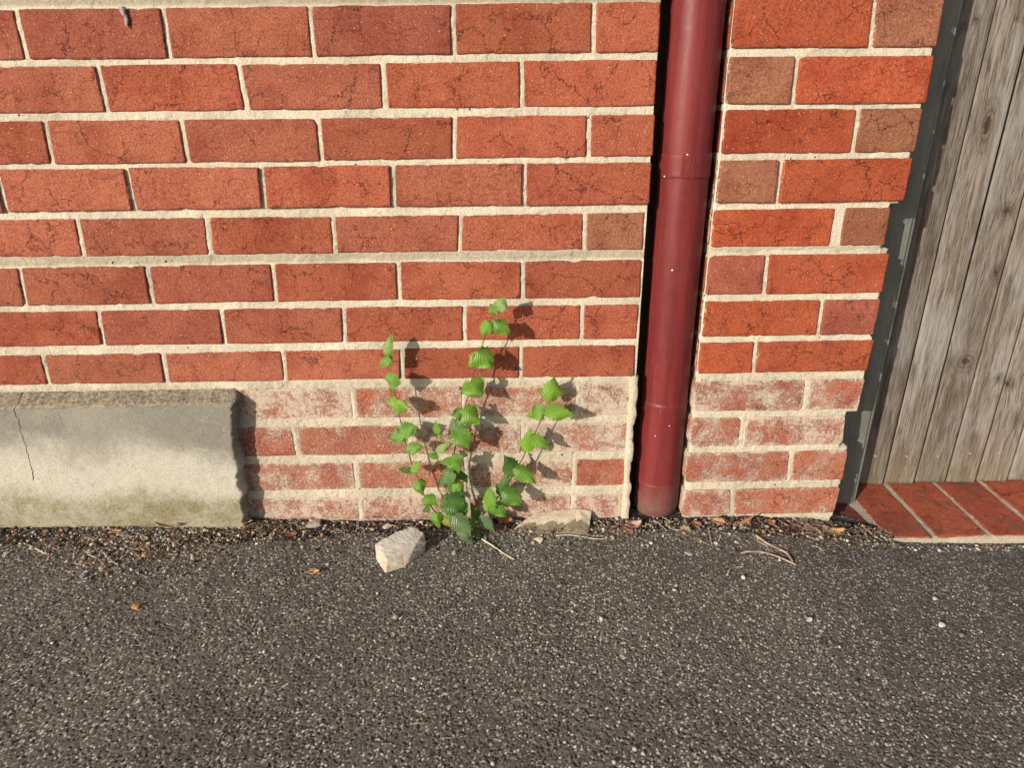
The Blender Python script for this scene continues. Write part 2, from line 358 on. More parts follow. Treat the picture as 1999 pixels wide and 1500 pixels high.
def mat_post():
    s = NB('blue_grey_paint'); x, y, z = s.xyz()
    col = s.mix(s.ramp(s.noise(12, 5, 0.7, s.vmul(s.pos, (2, 2, 0.5))), 0.4, 0.65), (0.165, 0.165, 0.140), (0.120, 0.120, 0.100))
    col = s.mix(s.ramp(s.noise(14, 5, 0.75, s.vmul(s.pos, (3, 3, 0.4))), 0.55, 0.72, 0, 0.75), col, (0.30, 0.27, 0.15))
    dk = s.math('MULTIPLY', s.ramp(s.noise(240, 4, 0.8), 0.58, 0.68), s.ramp(s.noise(10), 0.4, 0.6)); col = s.mix(dk, col, (0.04, 0.04, 0.035))
    line = s.ramp(s.noise(1.0, 3, 0.6, s.vmul(s.pos, (260, 10, 4))), 0.66, 0.72); col = s.mix(s.math('MULTIPLY', line, 0.5), col, (0.05, 0.05, 0.045))
    return s.done(col, 0.62, s.bump(s.math('ADD', s.noise(350, 4, 0.7), s.math('MULTIPLY', line, -1.0)), 0.0009, 0.6), 0.35)

def mat_leaf():
    s = NB('serrated_leaf'); oi = s.n('ShaderNodeObjectInfo'); u = s.attr('lu'); v = s.attr('lv')
    va = s.math('ABSOLUTE', v)
    ph = s.math('SUBTRACT', s.math('MULTIPLY', u, 6.5), s.math('MULTIPLY', va, 3.6)); fr = s.math('ABSOLUTE', s.math('SUBTRACT', s.math('FRACT', ph), 0.5))
    vein = s.math('MAXIMUM', s.ramp(fr, 0.10, 0.02), s.ramp(va, 0.07, 0.02))
    c = oi.outputs['Color']
    col = s.mix(s.ramp(s.noise(160, 4, 0.7), 0.35, 0.7, 0, 0.45), c, s.mix(1.0, c, (0.62, 0.68, 0.55), 'MULTIPLY'))
    col = s.mix(s.math('MULTIPLY', vein, 0.16), col, s.mix(1.0, c, (1.9, 1.6, 1.9), 'MULTIPLY'))
    ed = s.math('MULTIPLY', s.ramp(va, 0.86, 1.0), s.ramp(s.noise(220, 3), 0.45, 0.6)); col = s.mix(s.math('MULTIPLY', ed, 0.7), col, (0.07, 0.05, 0.015))
    sp = s.math('MULTIPLY', s.ramp(s.noise(300, 4, 0.8), 0.62, 0.72), oi.outputs['Alpha']); col = s.mix(sp, col, (0.42, 0.44, 0.28))
    h = s.math('ADD', s.ramp(fr, 0.0, 0.5), s.math('MULTIPLY', s.noise(350, 3, 0.7), 0.8)); nrm = s.bump(h, 0.0009, 0.7)
    m = s.done(col, 0.38, nrm, 0.5)
    tr = s.n('ShaderNodeBsdfTranslucent'); s.put(tr.inputs['Color'], s.mix(1.0, col, (1.5, 1.7, 0.6), 'MULTIPLY')); s.put(tr.inputs['Normal'], nrm)
    mx = s.n('ShaderNodeMixShader'); mx.inputs[0].default_value = 0.33
    s.t.links.new(s.b.outputs[0], mx.inputs[1]); s.t.links.new(tr.outputs[0], mx.inputs[2]); s.t.links.new(mx.outputs[0], s.out.inputs['Surface'])
    return m

M = dict(brick=mat_brick(), sill=mat_brick(True), mortar=mat_mortar(), plinth=mat_plinth(), asphalt=mat_asphalt(), pipe=mat_pipe(),
         plank=mat_plank(), post=mat_post(), leaf=mat_leaf(),
         grit=mat_vcol('loose_grit'), soil=mat_vcol('dark_soil', 0.95, 220, 0.004, 0.1),
         stone=mat_plain('broken_concrete', (0.66, 0.57, 0.43), (0.52, 0.44, 0.33), 40, 0.95, 330, 0.003, 0.15),
         stone_grey=mat_plain('trowelled_cement', (0.62, 0.57, 0.49), (0.50, 0.46, 0.39), 30, 0.95, 420, 0.002, 0.15),
         stone_dark=mat_plain('shaded_cement', (0.30, 0.255, 0.175), (0.22, 0.18, 0.12), 40, 0.95, 330, 0.003, 0.15),  # darker cement for the slab's lower front, its shade painted into the colour
         stem=mat_plain('reddish_stem', (0.16, 0.055, 0.03), (0.21, 0.13, 0.04), 40, 0.6, 500, 0.0005, 0.3),
         screw=mat_plain('zinc_screw', (0.42, 0.38, 0.33), (0.24, 0.17, 0.12), 300, 0.5, 500, 0.0003, 0.5),
         core=mat_plain('wall_core', (0.16, 0.11, 0.08), (0.11, 0.08, 0.06), 20, 0.95),
         bung=mat_plain('snail_shell_grey', (0.40, 0.36, 0.32), (0.16, 0.14, 0.12), 250, 0.5))

# ------------------------------------------------------------------ the pavement
GX = [-3.0, -1.42, -0.86, -0.6, 0.0, 0.28, 0.40, 0.50, 0.62, 1.0, 3.0]
GZ = [0.05, 0.037, 0.022, 0.008, 0.002, 0.000, -0.010, -0.028, -0.047, -0.056, -0.06]
def ground_z(x, y):
    x = np.asarray(x, float); y = np.asarray(y, float)
    g = np.interp(x, GX, GZ); base = -0.012 - 0.012*np.clip(x, -3, 3) + 0.012*np.clip(y, -2, 0)
    wgt = np.exp(-np.clip(-y-0.05, 0, None)/0.30)
    return base*(1-wgt) + g*wgt + 0.006*(fbm(x*4, y*4, 5, 2)-0.5)
def spaced(a, b, step, lo, hi, grow=1.35):
    c = list(np.arange(a, b, step)); d = step; v = c[-1]; R_ = []
    while v < hi: d *= grow; v += d; R_.append(min(v, hi))
    d = step; v = c[0]; L_ = []
    while v > lo: d *= grow; v -= d; L_.append(max(v, lo))
    return np.array(L_[::-1]+c+R_)
gx = spaced(-1.36, 1.02, 0.00150, -60, 60); gy = spaced(-0.66, 0.045, 0.00150, -60, 0.10)
X, Y = np.meshgrid(gx, gy)
CS = 0.0030                                             # chip spacing
ix = np.floor(X/CS); iy = np.floor(Y/CS)
f1 = np.full(X.shape, 9.0); idv = np.zeros(X.shape); idt = np.zeros(X.shape); idh = np.zeros(X.shape)
for dx in (-1, 0, 1):
    for dy in (-1, 0, 1):
        jx = ix+dx; jy = iy+dy
        px = (jx+0.1+0.8*_h(jx, jy, 1))*CS; py = (jy+0.1+0.8*_h(jx, jy, 2))*CS
        sz = 0.72+0.65*_h(jx, jy, 3)
        d = np.hypot(X-px, Y-py)/(CS*sz); m = d < f1
        f1 = np.where(m, d, f1); idv = np.where(m, _h(jx, jy, 4), idv); idt = np.where(m, _h(jx, jy, 5), idt); idh = np.where(m, _h(jx, jy, 6), idh)
fade = sstep(0.2, -0.1, np.abs(X+0.17)-1.3)*sstep(-0.9, -0.68, Y)
dome = np.sqrt(np.clip(1-(f1*1.15)**2, 0, 1))
wear = fbm(X*9, Y*9, 31, 3)
Z = ground_z(X, Y) + fade*(dome*(0.0006+0.0011*idh) + 0.0010*(fbm(X*120, Y*120, 9, 2)-0.5) - 0.0013*(idh < 0.13))
near = np.where(Y > 0.046, 1, 0); Z = Z - near*0.01
chip = (idv > 0.88+0.14*(wear-0.5)) & (f1 < 0.50)
chip2 = (idv < 0.16) & (f1 < 0.7)
T = np.empty(X.shape+(3,)); T[:] = (0.138, 0.129, 0.105)
T *= (0.6+0.75*idt)[..., None]
lc = np.array((0.76, 0.69, 0.57))*(0.66+0.55*idt)[..., None]
T = np.where(chip[..., None], lc, T); T = np.where(chip2[..., None], np.array((0.20, 0.175, 0.14)), T)
T = np.where(((idv > 0.996) & (f1 < 0.6))[..., None], np.array((0.46, 0.25, 0.12)), T)
T *= (1-0.45*sstep(0.45, 0.95, f1))[..., None]
V = np.stack([X, Y, Z], -1).reshape(-1, 3)
mesh_np('pavement', V, grid_faces(len(gx), len(gy)), M['asphalt'], attrs={'tint': T.reshape(-1, 3)}, kind='structure',
        label='dark asphalt footpath with pale stone chips below the brick wall')
del X, Y, Z, T, V, f1, idv, idt, idh, dome

# ------------------------------------------------------------------ brickwork
def brick_mesh(name, c, depth=0.108, seed=0, mat=None, step=0.008, rough=1.0, corner=0.004, back=True):
    """c: TL, TR, BR, BL corners (x, z) in metres; face at y=0 facing -y; returned centred on its own middle."""
    c = np.asarray(c, float); mid = c.mean(0); c = c-mid
    L = np.hypot(*(c[1]-c[0])); H = np.hypot(*(c[3]-c[0]))
    def samples(n):
        e = [0, 0.0008, 0.002, 0.004]; k = max(2, int(round((n-0.008)/step)))
        return np.array(e[:-1]+list(np.linspace(0.004, n-0.004, k+1))+[n-v for v in e[:-1]][::-1])
    us = samples(L); vs = samples(H); A, B = np.meshgrid(us, vs)          # A along, B downward
    s = seed*7.31
    eT = fbm(A/0.016+s, A*0+1.3, seed, 3)**1.6; eB = fbm(A/0.016+s, A*0+9.3, seed+1, 3)**1.6
    eL = fbm(B/0.014+s, B*0+4.3, seed+2, 3)**1.6; eR = fbm(B/0.014+s, B*0+6.3, seed+3, 3)**1.6
    rr = corner*(0.6+1.2*vn(seed*1.7, 0.5, 5)); amp = 0.0018*rough
    a = A.copy(); b = B.copy(); dA = np.minimum(A, L-A); dB = np.minimum(B, H-B)
    q4 = [rr*(1 if vn(seed*3.1+k, 1.5, 8) < 0.86 else 2.6)*(0.5+vn(seed*2.3+k, 4.5, 8)) for k in range(4)]
    rr = np.where(A < L/2, np.where(B < H/2, q4[0], q4[3]), np.where(B < H/2, q4[1], q4[2]))
    ca = np.clip(rr-dA, 0, None); cb = np.clip(rr-dB, 0, None); hy = np.hypot(ca, cb)
    kk = np.where((ca > 0) & (cb > 0), np.maximum(ca, cb)/np.maximum(hy, 1e-9), 1.0)
    a = np.where(A < L/2, rr-ca*kk+np.clip(A-rr, 0, None), L-(rr-ca*kk+np.clip(L-A-rr, 0, None)))
    b = np.where(B < H/2, rr-cb*kk+np.clip(B-rr, 0, None), H-(rr-cb*kk+np.clip(H-B-rr, 0, None)))
    w = 0.010
    bow = 0.0016*rough; b = b + bow*(vn(A/0.06+s, A*0+2.2, seed)-0.5)*(1-B/H) + bow*(vn(A/0.07+s, A*0+3.2, seed+9)-0.5)*(B/H)
    chipn = np.clip(fbm(A/0.012+s, A*0+17.3, seed+6, 3)-0.66, 0, 1)*0.016
    b = b + (chipn*np.clip(1-B/w, 0, 1) - chipn[:, ::-1]*np.clip(1-(H-B)/w, 0, 1))*min(rough, 1.2)
    b = b + amp*eT*np.clip(1-B/w, 0, 1) - amp*eB*np.clip(1-(H-B)/w, 0, 1)
    a = a + amp*eL*np.clip(1-A/w, 0, 1) - amp*eR*np.clip(1-(L-A)/w, 0, 1)
    d = np.minimum(dA, dB)
    y = 0.0020*np.clip(1-d/0.0024, 0, 1)**2 + 0.0011*(fbm(A/0.02+s, B/0.02, seed+5, 3)-0.5) + 0.0005*(vn(A/0.006, B/0.006+s, seed)-0.5)
    u = a/L; v = b/H
    px = (c[0][0]*(1-u)+c[1][0]*u)*(1-v)+(c[3][0]*(1-u)+c[2][0]*u)*v
    pz = (c[0][1]*(1-u)+c[1][1]*u)*(1-v)+(c[3][1]*(1-u)+c[2][1]*u)*v
    V = np.stack([px, y, pz], -1).reshape(-1, 3); nx, ny = len(us), len(vs)
    F = [tuple(f) for f in grid_faces(nx, ny)[:, ::-1].tolist()]
    ring = list(range(nx))+[r*nx+nx-1 for r in range(1, ny)]+[(ny-1)*nx+k for k in range(nx-2, -1, -1)]+[r*nx for r in range(ny-2, 0, -1)]
    n0 = len(V); RV = V[ring].copy(); RV[:, 1] = depth; V = np.vstack([V, RV]); n = len(ring)
    for i in range(n): j = (i+1) % n; F.append((ring[i], ring[j], n0+j, n0+i))
    if back: F.append(tuple(n0+i for i in range(n)))
    edge = np.r_[d.ravel(), np.zeros(n)]
    return V, F, edge, mid
def fix_normals(o):
    bm = bmesh.new(); bm.from_mesh(o.data); bmesh.ops.recalc_face_normals(bm, faces=bm.faces[:]); bm.to_mesh(o.data); bm.free()
BR = {}
def put_brick(parent, c, y, col, lime, seed, label=None, **k):
    V, F, e, mid = brick_mesh('brick', c, seed=seed, **k)
    o = mesh_np('brick', V, F, M['brick'], attrs={'edge': e}, parent=parent, label=label); fix_normals(o)
    o.location = (mid[0], y, mid[1]); o.color = (*col, lime)
    BR.setdefault(parent.name, []).append((c, y)); return o

def tone(kind, r):
    if kind == 'pink': b = (0.385, 0.124, 0.070)
    elif kind == 'red': b = (0.385, 0.110, 0.058)
    elif kind == 'orange': b = (0.400, 0.094, 0.040)
    elif kind == 'brown': b = (0.315, 0.132, 0.074)
    elif kind == 'purple': b = (0.345, 0.104, 0.064)
    k = 0.85+0.24*r.random(); return tuple(v*k*(1+0.04*(r.random()-0.5)) for v in b)

wall = empty('brick_wall', (-1.0, 0, 0), label='long red brick wall with cream mortar joints to the left of the downpipe', cat='wall')
wall.location = (0, 0, 0)
# photo heights of the brick edges at x = 20, 640 and 1150 (top, bottom) for courses 1-12
BED = {1: ((19, 115), (12, 108), (5, 101)), 2: ((130, 219), (125, 213), (118, 206)), 3: ((238, 321), (232, 313), (225, 305)),
       4: ((332, 413), (325, 405), (319, 399)), 5: ((430, 503), (425, 494), (418, 488)), 6: ((525, 598), (516, 587), (510, 581)),
       7: ((611, 677), (603, 669), (597, 662)), 8: ((697, 752), (685, 742), (677, 735)), 9: ((770, 826), (760, 818), (752, 811)),
       10: ((842, 898), (835, 890), (826, 882)), 11: ((914, 965), (906, 957), (898, 950)), 12: ((984, 1032), (973, 1020), (966, 1014))}
HEAD = {1: [(1160, 1158), (884, 886), (604, 612), (316, 330), (28, 50)], 2: [(1018, 1020), (747, 752), (465, 482), (188, 208)],
        3: [(1150, 1148), (887, 886), (621, 628), (352, 366), (85, 100)], 4: [(1024, 1023), (766, 769), (509, 516), (245, 262), (-10, 10)],
        5: [(1142, 1141), (899, 897), (650, 654), (403, 410), (148, 161)], 6: [(1021, 1020), (777, 780), (531, 538), (285, 296), (35, 47)],
        7: [(1137, 1135), (907, 907), (670, 673), (431, 438), (190, 200)], 8: [(1017, 1016), (785, 785), (552, 557), (316, 324), (80, 92)],
        9: [(1130, 1128), (906, 907), (688, 693)], 10: [(1023, 1021), (801, 803), (572, 584)], 11: [(1123, 1120), (911, 912), (693, 700)],
        12: [(1118, 1117), (914, 914), (704, 708)]}
ENDX = {1: 0.001, 2: 0.001, 3: 0.004, 4: 0.003, 5: -0.004, 6: -0.003, 7: -0.004, 8: -0.005, 9: -0.010, 10: -0.008, 11: -0.010, 12: -0.012}
FACE = {0: 0, 1: 0, 2: 0.0005, 3: 0, 4: -0.0024, 5: 0.0012, 6: 0.0, 7: 0.0003, 8: 0, 9: 0.001, 10: 0.001, 11: 0.001, 12: 0.001}
def bedz(row, X, top):
    q = BED[row]; P = [(onY(px, q[i][0 if top else 1])) for i, px in enumerate((20, 640, 1150))]
    xs = [p[0] for p in P]; zs = [p[2] for p in P]
    if X < xs[0]: return zs[0]
    return float(np.interp(X, xs, zs))
seed = 1; RECT = []
for row in range(1, 13):
    hj = []
    for (a, b) in HEAD[row]:
        ym = BED[row][1]
        hj.append((onY(a, ym[0])[0], onY(b, ym[1])[0]))
    if row <= 8:
        while hj[-1][0] > -1.75: hj.append((hj[-1][0]-0.240, hj[-1][1]-0.240))
    else: hj.append((-0.842, -0.842))
    J = 0.0037
    right = (ENDX[row], ENDX[row]+0.001)
    for i, h in enumerate(hj):
        jw = J*(0.85+0.35*R.random()); last = (row > 8 and i == len(hj)-1)
        xl = (h[0]+jw, h[1]+jw); xr = right
        zt = lambda x: bedz(row, x, True) + (0.0015 if row < 9 else 0.0018) + (R.random()-0.5)*0.0016
        zb = lambda x: bedz(row, x, False) - (0.0015 if row < 9 else 0.0018) + (R.random()-0.5)*0.0016
        c = [(xl[0], zt(xl[0])), (xr[0], zt(xr[0])), (xr[1], zb(xr[1])), (xl[1], zb(xl[1]))]
        xm = (xl[0]+xr[0])/2
        kind = R.choice(['pink', 'pink', 'red'] if xm < -0.7 else ['pink', 'red', 'red']); lime = 0.0
        if xm > -0.35 and row <= 8: kind = 'red'
        if row in (1,) and xm < -0.2 and R.random() < .3: kind = 'purple'
        if row == 5 and i == 0: kind = 'brown'
        if (row, i) in ((1, 2), (7, 4), (6, 3)): kind = 'purple'
        if row > 8:
            lime = {9: .90, 10: .52, 11: .50, 12: .92}[row]
            if row == 9: lime = [0.98, 0.80, 0.74, 0.97][min(i, 3)]
            if row == 10: lime = [0.92, 0.84, 0.52, 0.50][min(i, 3)]
            if row == 11: lime = [0.34, 0.95, 0.58, 0.68][min(i, 3)]
            if (row, i) == (9, 0): kind = 'brown'
        elif row == 8: lime = 0.03
        y = FACE[row]+(R.random()-0.5)*0.0012
        put_brick(wall, c, y, tone(kind, R), lime, seed, corner=0.005 if row > 8 else 0.0024, rough=1.5 if row > 8 else 1.0); seed += 1
        RECT.append((min(xl), max(xr), zb(xm), zt(xm), row))
        right = (h[0]-jw, h[1]-jw)
# one course above the frame
xr = 0.002; k = 0
while xr > -1.75:
    xl = xr-0.230 if k else xr-0.228
    put_brick(wall, [(xl, 1.115), (xr, 1.115), (xr, 1.0425), (xl, 1.0425)], 0.0, tone('pink', R), 0, seed); seed += 1
    RECT.append((xl, xr, 1.0425, 1.115, 0)); xr = xl-0.010; k += 1

def mortar_sheet(name, parent, x0, x1, z0, z1, rects, prof, step=0.0024, inset=0.008):
    xs = np.arange(x0, x1+step*0.5, step); zs = np.arange(z0, z1+step*0.5, step); X, Z = np.meshgrid(xs, zs)
    dd = np.full(X.shape, -0.02)
    for (a, b, c, d, r) in rects:
        i0, i1 = np.searchsorted(xs, a-0.01), np.searchsorted(xs, b+0.01); j0, j1 = np.searchsorted(zs, c-0.01), np.searchsorted(zs, d+0.01)
        if i1 <= i0 or j1 <= j0: continue
        sx = X[j0:j1, i0:i1]; sz = Z[j0:j1, i0:i1]
        dd[j0:j1, i0:i1] = np.maximum(dd[j0:j1, i0:i1], np.minimum(np.minimum(sx-a, b-sx), np.minimum(sz-c, d-sz)))
    Yv, grey = prof(X, Z, dd)
    cell = (dd[:-1, :-1] < inset) | (dd[1:, 1:] < inset)
    F = grid_faces(len(xs), len(zs), cell)
    V = np.stack([X, Yv, Z], -1).reshape(-1, 3)
    V, F, A = prune(V, F, {'grey': grey.ravel()})
    return mesh_np(name, V, F, M['mortar'], attrs=A, parent=parent)
def wall_prof(X, Z, dd):
    n = fbm(X/0.05, Z/0.05, 3, 3); n2 = fbm(X/0.009, Z/0.009, 8, 3); low = sstep(0.352, 0.342, Z)
    up = 0.0037 - 0.0016*(n-0.5)*2 - 0.0007*(n2-0.5)*2 + np.clip(dd, 0, 1)*0.30 - 0.0012*sstep(0.62, 0.7, fbm(X/0.03, Z/0.02, 77, 2))
    lo = 0.0014 - 0.0018*(n-0.5)*2 - 0.0014*(n2-0.5)*2 + np.clip(dd, 0, 1)*0.4
    y = up*(1-low)+lo*low
    # struck beds: the one between courses 5 and 6 and the one above course 1 lean back at the foot
    g = np.zeros(X.shape)
    for (a, b) in ((0.5945, 0.6155), (1.0285, 1.0430)):
        m = sstep(a-0.001, a+0.001, Z)*sstep(b+0.001, b-0.001, Z); t = np.clip((Z-a)/(b-a), 0, 1)
        y = y + m*(0.0035*(1-t)-0.001*t); g = np.maximum(g, m)
    m = sstep(0.685, 0.699, Z)*sstep(0.7, 0.699, Z); y = y + m*0.0015
    g = np.maximum(g, 0.6*sstep(0.338, 0.350, Z)*sstep(0.357, 0.35, Z)*sstep(0.4, 0.6, n))
    return y, np.clip(g+low*(0.42+1.0*(fbm(X/0.04, Z/0.03, 66, 4)-0.45)), 0, 1)
mortar_sheet('mortar', wall, -1.60, 0.0015, -0.03, 1.115, [r for r in RECT], wall_prof)
# the mass of mortar behind the faces (fills the joints at the open end)
V, F = box_VF(-3.3, -0.0085, 0.0068, 0.1115, -0.08, 2.62); mesh_np('mortar_bed', V, F, M['mortar'], smooth=False, parent=wall, attrs={'grey': np.full(8, .4)})
V, F = box_VF(-3.3, 0.131, 0.1125, 0.24, -0.08, 2.62); mesh_np('inner_leaf', V, F, M['core'], smooth=False, parent=wall)
# courses outside the photograph, joined
VV = []; FF = []; EE = []
def far_brick(x0, x1, z0, z1, y=0.0):
    n = len(VV); bev = 0.003
    for (i, yy) in ((0, y+0.11), (0, y+bev), (bev, y)):
        VV.extend([(x0+i, yy, z0+i), (x1-i, yy, z0+i), (x1-i, yy, z1-i), (x0+i, yy, z1-i)])
    for k in (0, 4):
        for q in range(4): q2 = (q+1) % 4; FF.append((n+k+q, n+k+q2, n+k+4+q2, n+k+4+q))
    FF.append((n+8, n+9, n+10, n+11))
for r in range(1, 19):
    z0 = 1.0425+r*0.086; x = 0.0-(0.0 if r % 2 == 0 else 0)
    first = 0.110 if r % 2 else 0.230
    while x > -3.2:
        far_brick(x-first, x, z0, z0+0.074); x -= first+0.010; first = 0.230
for r in range(0, 13):
    z0 = 1.0425-r*0.0862; x = -1.83-(0.12 if r % 2 else 0)
    while x > -3.2:
        far_brick(x-0.230, x, z0, z0+0.074); x -= 0.240
o = mesh_np('upper_brickwork', VV, FF, M['brick'], smooth=False, parent=wall, kind='stuff', attrs={'edge': np.full(len(VV), 0.02)}); o.color = (0.43, 0.12, 0.07, 0)
# ragged mortar lip on the lower outer corner beside the pipe
n = 90; zs = np.linspace(0.352, -0.02, n); V = []; F = []
for i, z in enumerate(zs):
    a = float(fbm(z*60, 0.3, 50, 3)); b = float(fbm(z*45, 7.3, 51, 3)); brk = 0.003 if 0.10 < z < 0.155 or 0.20 < z < 0.24 else 0
    x0 = -0.0145+0.004*a; x1 = 0.0015+0.006*b-brk; yf = -0.0035-0.003*a
    for p in ((x0, 0.004), (x0, yf+0.002), (x0+0.0015, yf), (x1-0.002, yf), (x1, yf+0.002), (x1, 0.03)): V.append((p[0], p[1], z))
for i in range(n-1):
    for q in range(5): F.append((i*6+q, i*6+q+1, (i+1)*6+q+1, (i+1)*6+q))
mesh_np('mortar_lip', V, F, M['mortar'], parent=wall, attrs={'grey': np.full(len(V), .25)}, label='thick ragged mortar edge beside the foot of the downpipe')

# ------------------------------------------------------------------ rendered plinth
def build_plinth():
    zs = np.arange(-0.06, 0.3405, 0.0032); xs = np.r_[np.arange(-3.2, -1.5, 0.1), np.arange(-1.5, -0.829, 0.0035)]
    X, Z = np.meshgrid(xs, zs)
    ex = [(0.34, -0.829), (0.322, -0.822), (0.30, -0.824), (0.27, -0.829), (0.25, -0.833), (0.22, -0.836), (0.20, -0.836), (0.17, -0.838), (0.15, -0.842), (0.13, -0.841), (0.11, -0.834), (0.095, -0.838), (0.06, -0.842), (0.02, -0.844), (-0.06, -0.845)]
    ex = sorted(ex); e = np.interp(zs, [a for a, b in ex], [b for a, b in ex]) + 0.010*(fbm(zs*34, zs*0, 61, 4)-0.5) + 0.007*(fbm(zs*140, zs*0+3, 6, 2)-0.5)
    sh = (e-xs[-1])[:, None]*np.clip((X+1.1)/(xs[-1]+1.1), 0, 1)**3; Xs = X+sh
    y = -0.035 + 0.0016*(fbm(X*9, Z*9, 3, 3)-0.5)*2 + 0.0008*(fbm(X*60, Z*60, 4, 3)-0.5)*2
    t = np.clip((Z-0.3205-0.006*(fbm(X*30, Z*0+2, 12, 3)-0.5))/0.0185, 0, 1)
    y = y + t*0.0335 + sstep(0.0, 0.15, t)*(0.009*(fbm(X*110, Z*110, 14, 3)-0.5)+0.004*(fbm(X*25, Z*25, 15, 2)-0.5))
    dr = (e[:, None]-Xs); y = y + 0.0025*np.clip(1-dr/0.004, 0, 1)**2*(0.4+fbm(X*50, Z*50, 19, 2))
    V = np.stack([Xs, y, Z], -1).reshape(-1, 3); nx, ny = len(xs), len(zs)
    F = grid_faces(nx, ny).tolist()
    m = len(V); EV = []; K = 6
    for k in range(1, K+1):                              # the broken end, running back to the wall
        yy = k/K
        for j in range(ny):
            p = V[j*nx+nx-1]; q = 0.010*(float(fbm(zs[j]*40, yy*3, 70, 3))-0.35)
            EV.append((p[0]+q*(0.8), p[1]*(1-yy)+0.006*yy, p[2]))
    V = np.vstack([V, EV])
    def idx(j, k): return j*nx+nx-1 if k == 0 else m+(k-1)*ny+j
    for k in range(K):
        for j in range(ny-1): F.append([idx(j, k), idx(j, k+1), idx(j+1, k+1), idx(j+1, k)])
    o = mesh_np('cement_plinth', V, F, M['plinth'], parent=wall, label='grey cement rendered plinth band with a mossy foot and a ragged broken end')
    return o
build_plinth()

# ------------------------------------------------------------------ pier
pier = empty('brick_pier', label='narrow red brick pier between the downpipe and the wooden gate', cat='pier')
PIER = {  # course: y top, y bottom, joint x top, joint x bottom, end x top, end x bottom, kinds
    1: (-4, 93, 1710, 1699, 1846, 1828, 'orange', 'brown'), 2: (110, 203, 1558, 1547, 1824, 1808, 'brown', 'orange'),
    3: (213, 299, 1678, 1665, 1803, 1787, 'orange', 'brown'), 4: (311, 395, 1526, 1516, 1781, 1764, 'brown', 'orange'),
    5: (408, 481, 1642, 1629, 1740, 1727, 'orange', 'brown'), 6: (498, 574, 1499, 1492, 1738, 1722, 'purple', 'orange'),
    7: (587, 655, 1606, 1597, 1720, 1705, 'orange', 'purple'), 8: (667, 727, 1476, 1471, 1707, 1692, 'orange', 'orange'),
    9: (742, 802, 1578, 1571, 1690, 1676, 'red', 'red'), 10: (813, 870, 1452, 1445, 1652, 1645, 'red', 'red'),
    11: (881, 940, 1546, 1541, 1657, 1645, 'red', 'red'), 12: (953, 1004, 1431, 1430, 1642, 1629, 'red', 'red'),
    13: (1017, 1066, 1520, 1518, 1630, 1619, 'purple', 'red')}
PR = []
for r, (yt, yb, jt, jb, et, eb, kl, kr) in PIER.items():
    zt = onY(1560, yt)[2]+0.0006; zb = onY(1560, yb)[2]-0.0006; J = 0.0039 if r != 5 else 0.0100
    xl = 0.129-(0.006 if r > 8 else 0)+R.uniform(-0.001, 0.002)
    jx = (onY(jt, yt)[0], onY(jb, yb)[0]); exx = (onY(et, yt)[0], onY(eb, yb)[0])
    if r == 13: exx = (0.474, 0.470)
    lim = [{9: .76, 10: .66, 11: .66, 12: .74, 13: .9}.get(r, 0.0), {9: .70, 10: .92, 11: .60, 12: .56, 13: .95}.get(r, 0.0)]
    if r in (6, 7, 8): lim = [0.02, 0.06]
    y = -0.0005+R.uniform(-0.0008, 0.0008) - (0.0022 if r == 4 else 0)
    cr = 0.009 if r > 8 else 0.003
    c1 = [(xl, zt), (jx[0]-J, zt), (jx[1]-J, zb), (xl, zb)]; c2 = [(jx[0]+J, zt), (exx[0], zt), (exx[1], zb), (jx[1]+J, zb)]
    put_brick(pier, c1, y, tone(kl, R), lim[0], seed, corner=cr, rough=1.6 if r > 8 else 0.9, label='dull brown brick' if kl == 'brown' else None); seed += 1
    put_brick(pier, c2, y, tone(kr, R), lim[1], seed, corner=cr*0.8, rough=1.6 if r > 8 else 0.9, label='dull brown brick' if kr == 'brown' else None); seed += 1
    PR.append((xl, (jx[0]+jx[1])/2-J, zb, zt, r)); PR.append(((jx[0]+jx[1])/2+J, (exx[0]+exx[1])/2, zb, zt, r))
for q in range(2):                                       # two courses above the frame
    z0 = 1.045+q*0.086
    for (a, b) in (((0.129, 0.239), (0.249, 0.484)) if q == 0 else ((0.129, 0.363), (0.373, 0.484))):
        put_brick(pier, [(a, z0+0.074), (b, z0+0.074), (b, z0), (a, z0)], 0, tone('orange', R), 0, seed); seed += 1; PR.append((a, b, z0, z0+0.074, 0))
def pier_prof(X, Z, dd):
    y, g = wall_prof(X, Z, dd)
    # rounded in at both outer edges, following the length of each course
    ends = np.full(X.shape, 0.482)
    for (a, b, c, d, r) in PR:
        if b > 0.44: ends = np.where((Z > c-0.007) & (Z < d+0.007), b-0.003, ends)
    y = y + np.clip(0.136-X, 0, 1)*0.6 + np.clip(X-ends, 0, 0.05)*6.0
    return y, g*0.7
mortar_sheet('mortar', pier, 0.1275, 0.4800, -0.06, 1.205, PR, pier_prof)
V, F = box_VF(0.1335, 0.452, 0.0075, 0.108, -0.08, 2.6); mesh_np('mortar_bed', V, F, M['mortar'], smooth=False, parent=pier, attrs={'grey': np.full(8, .3)})
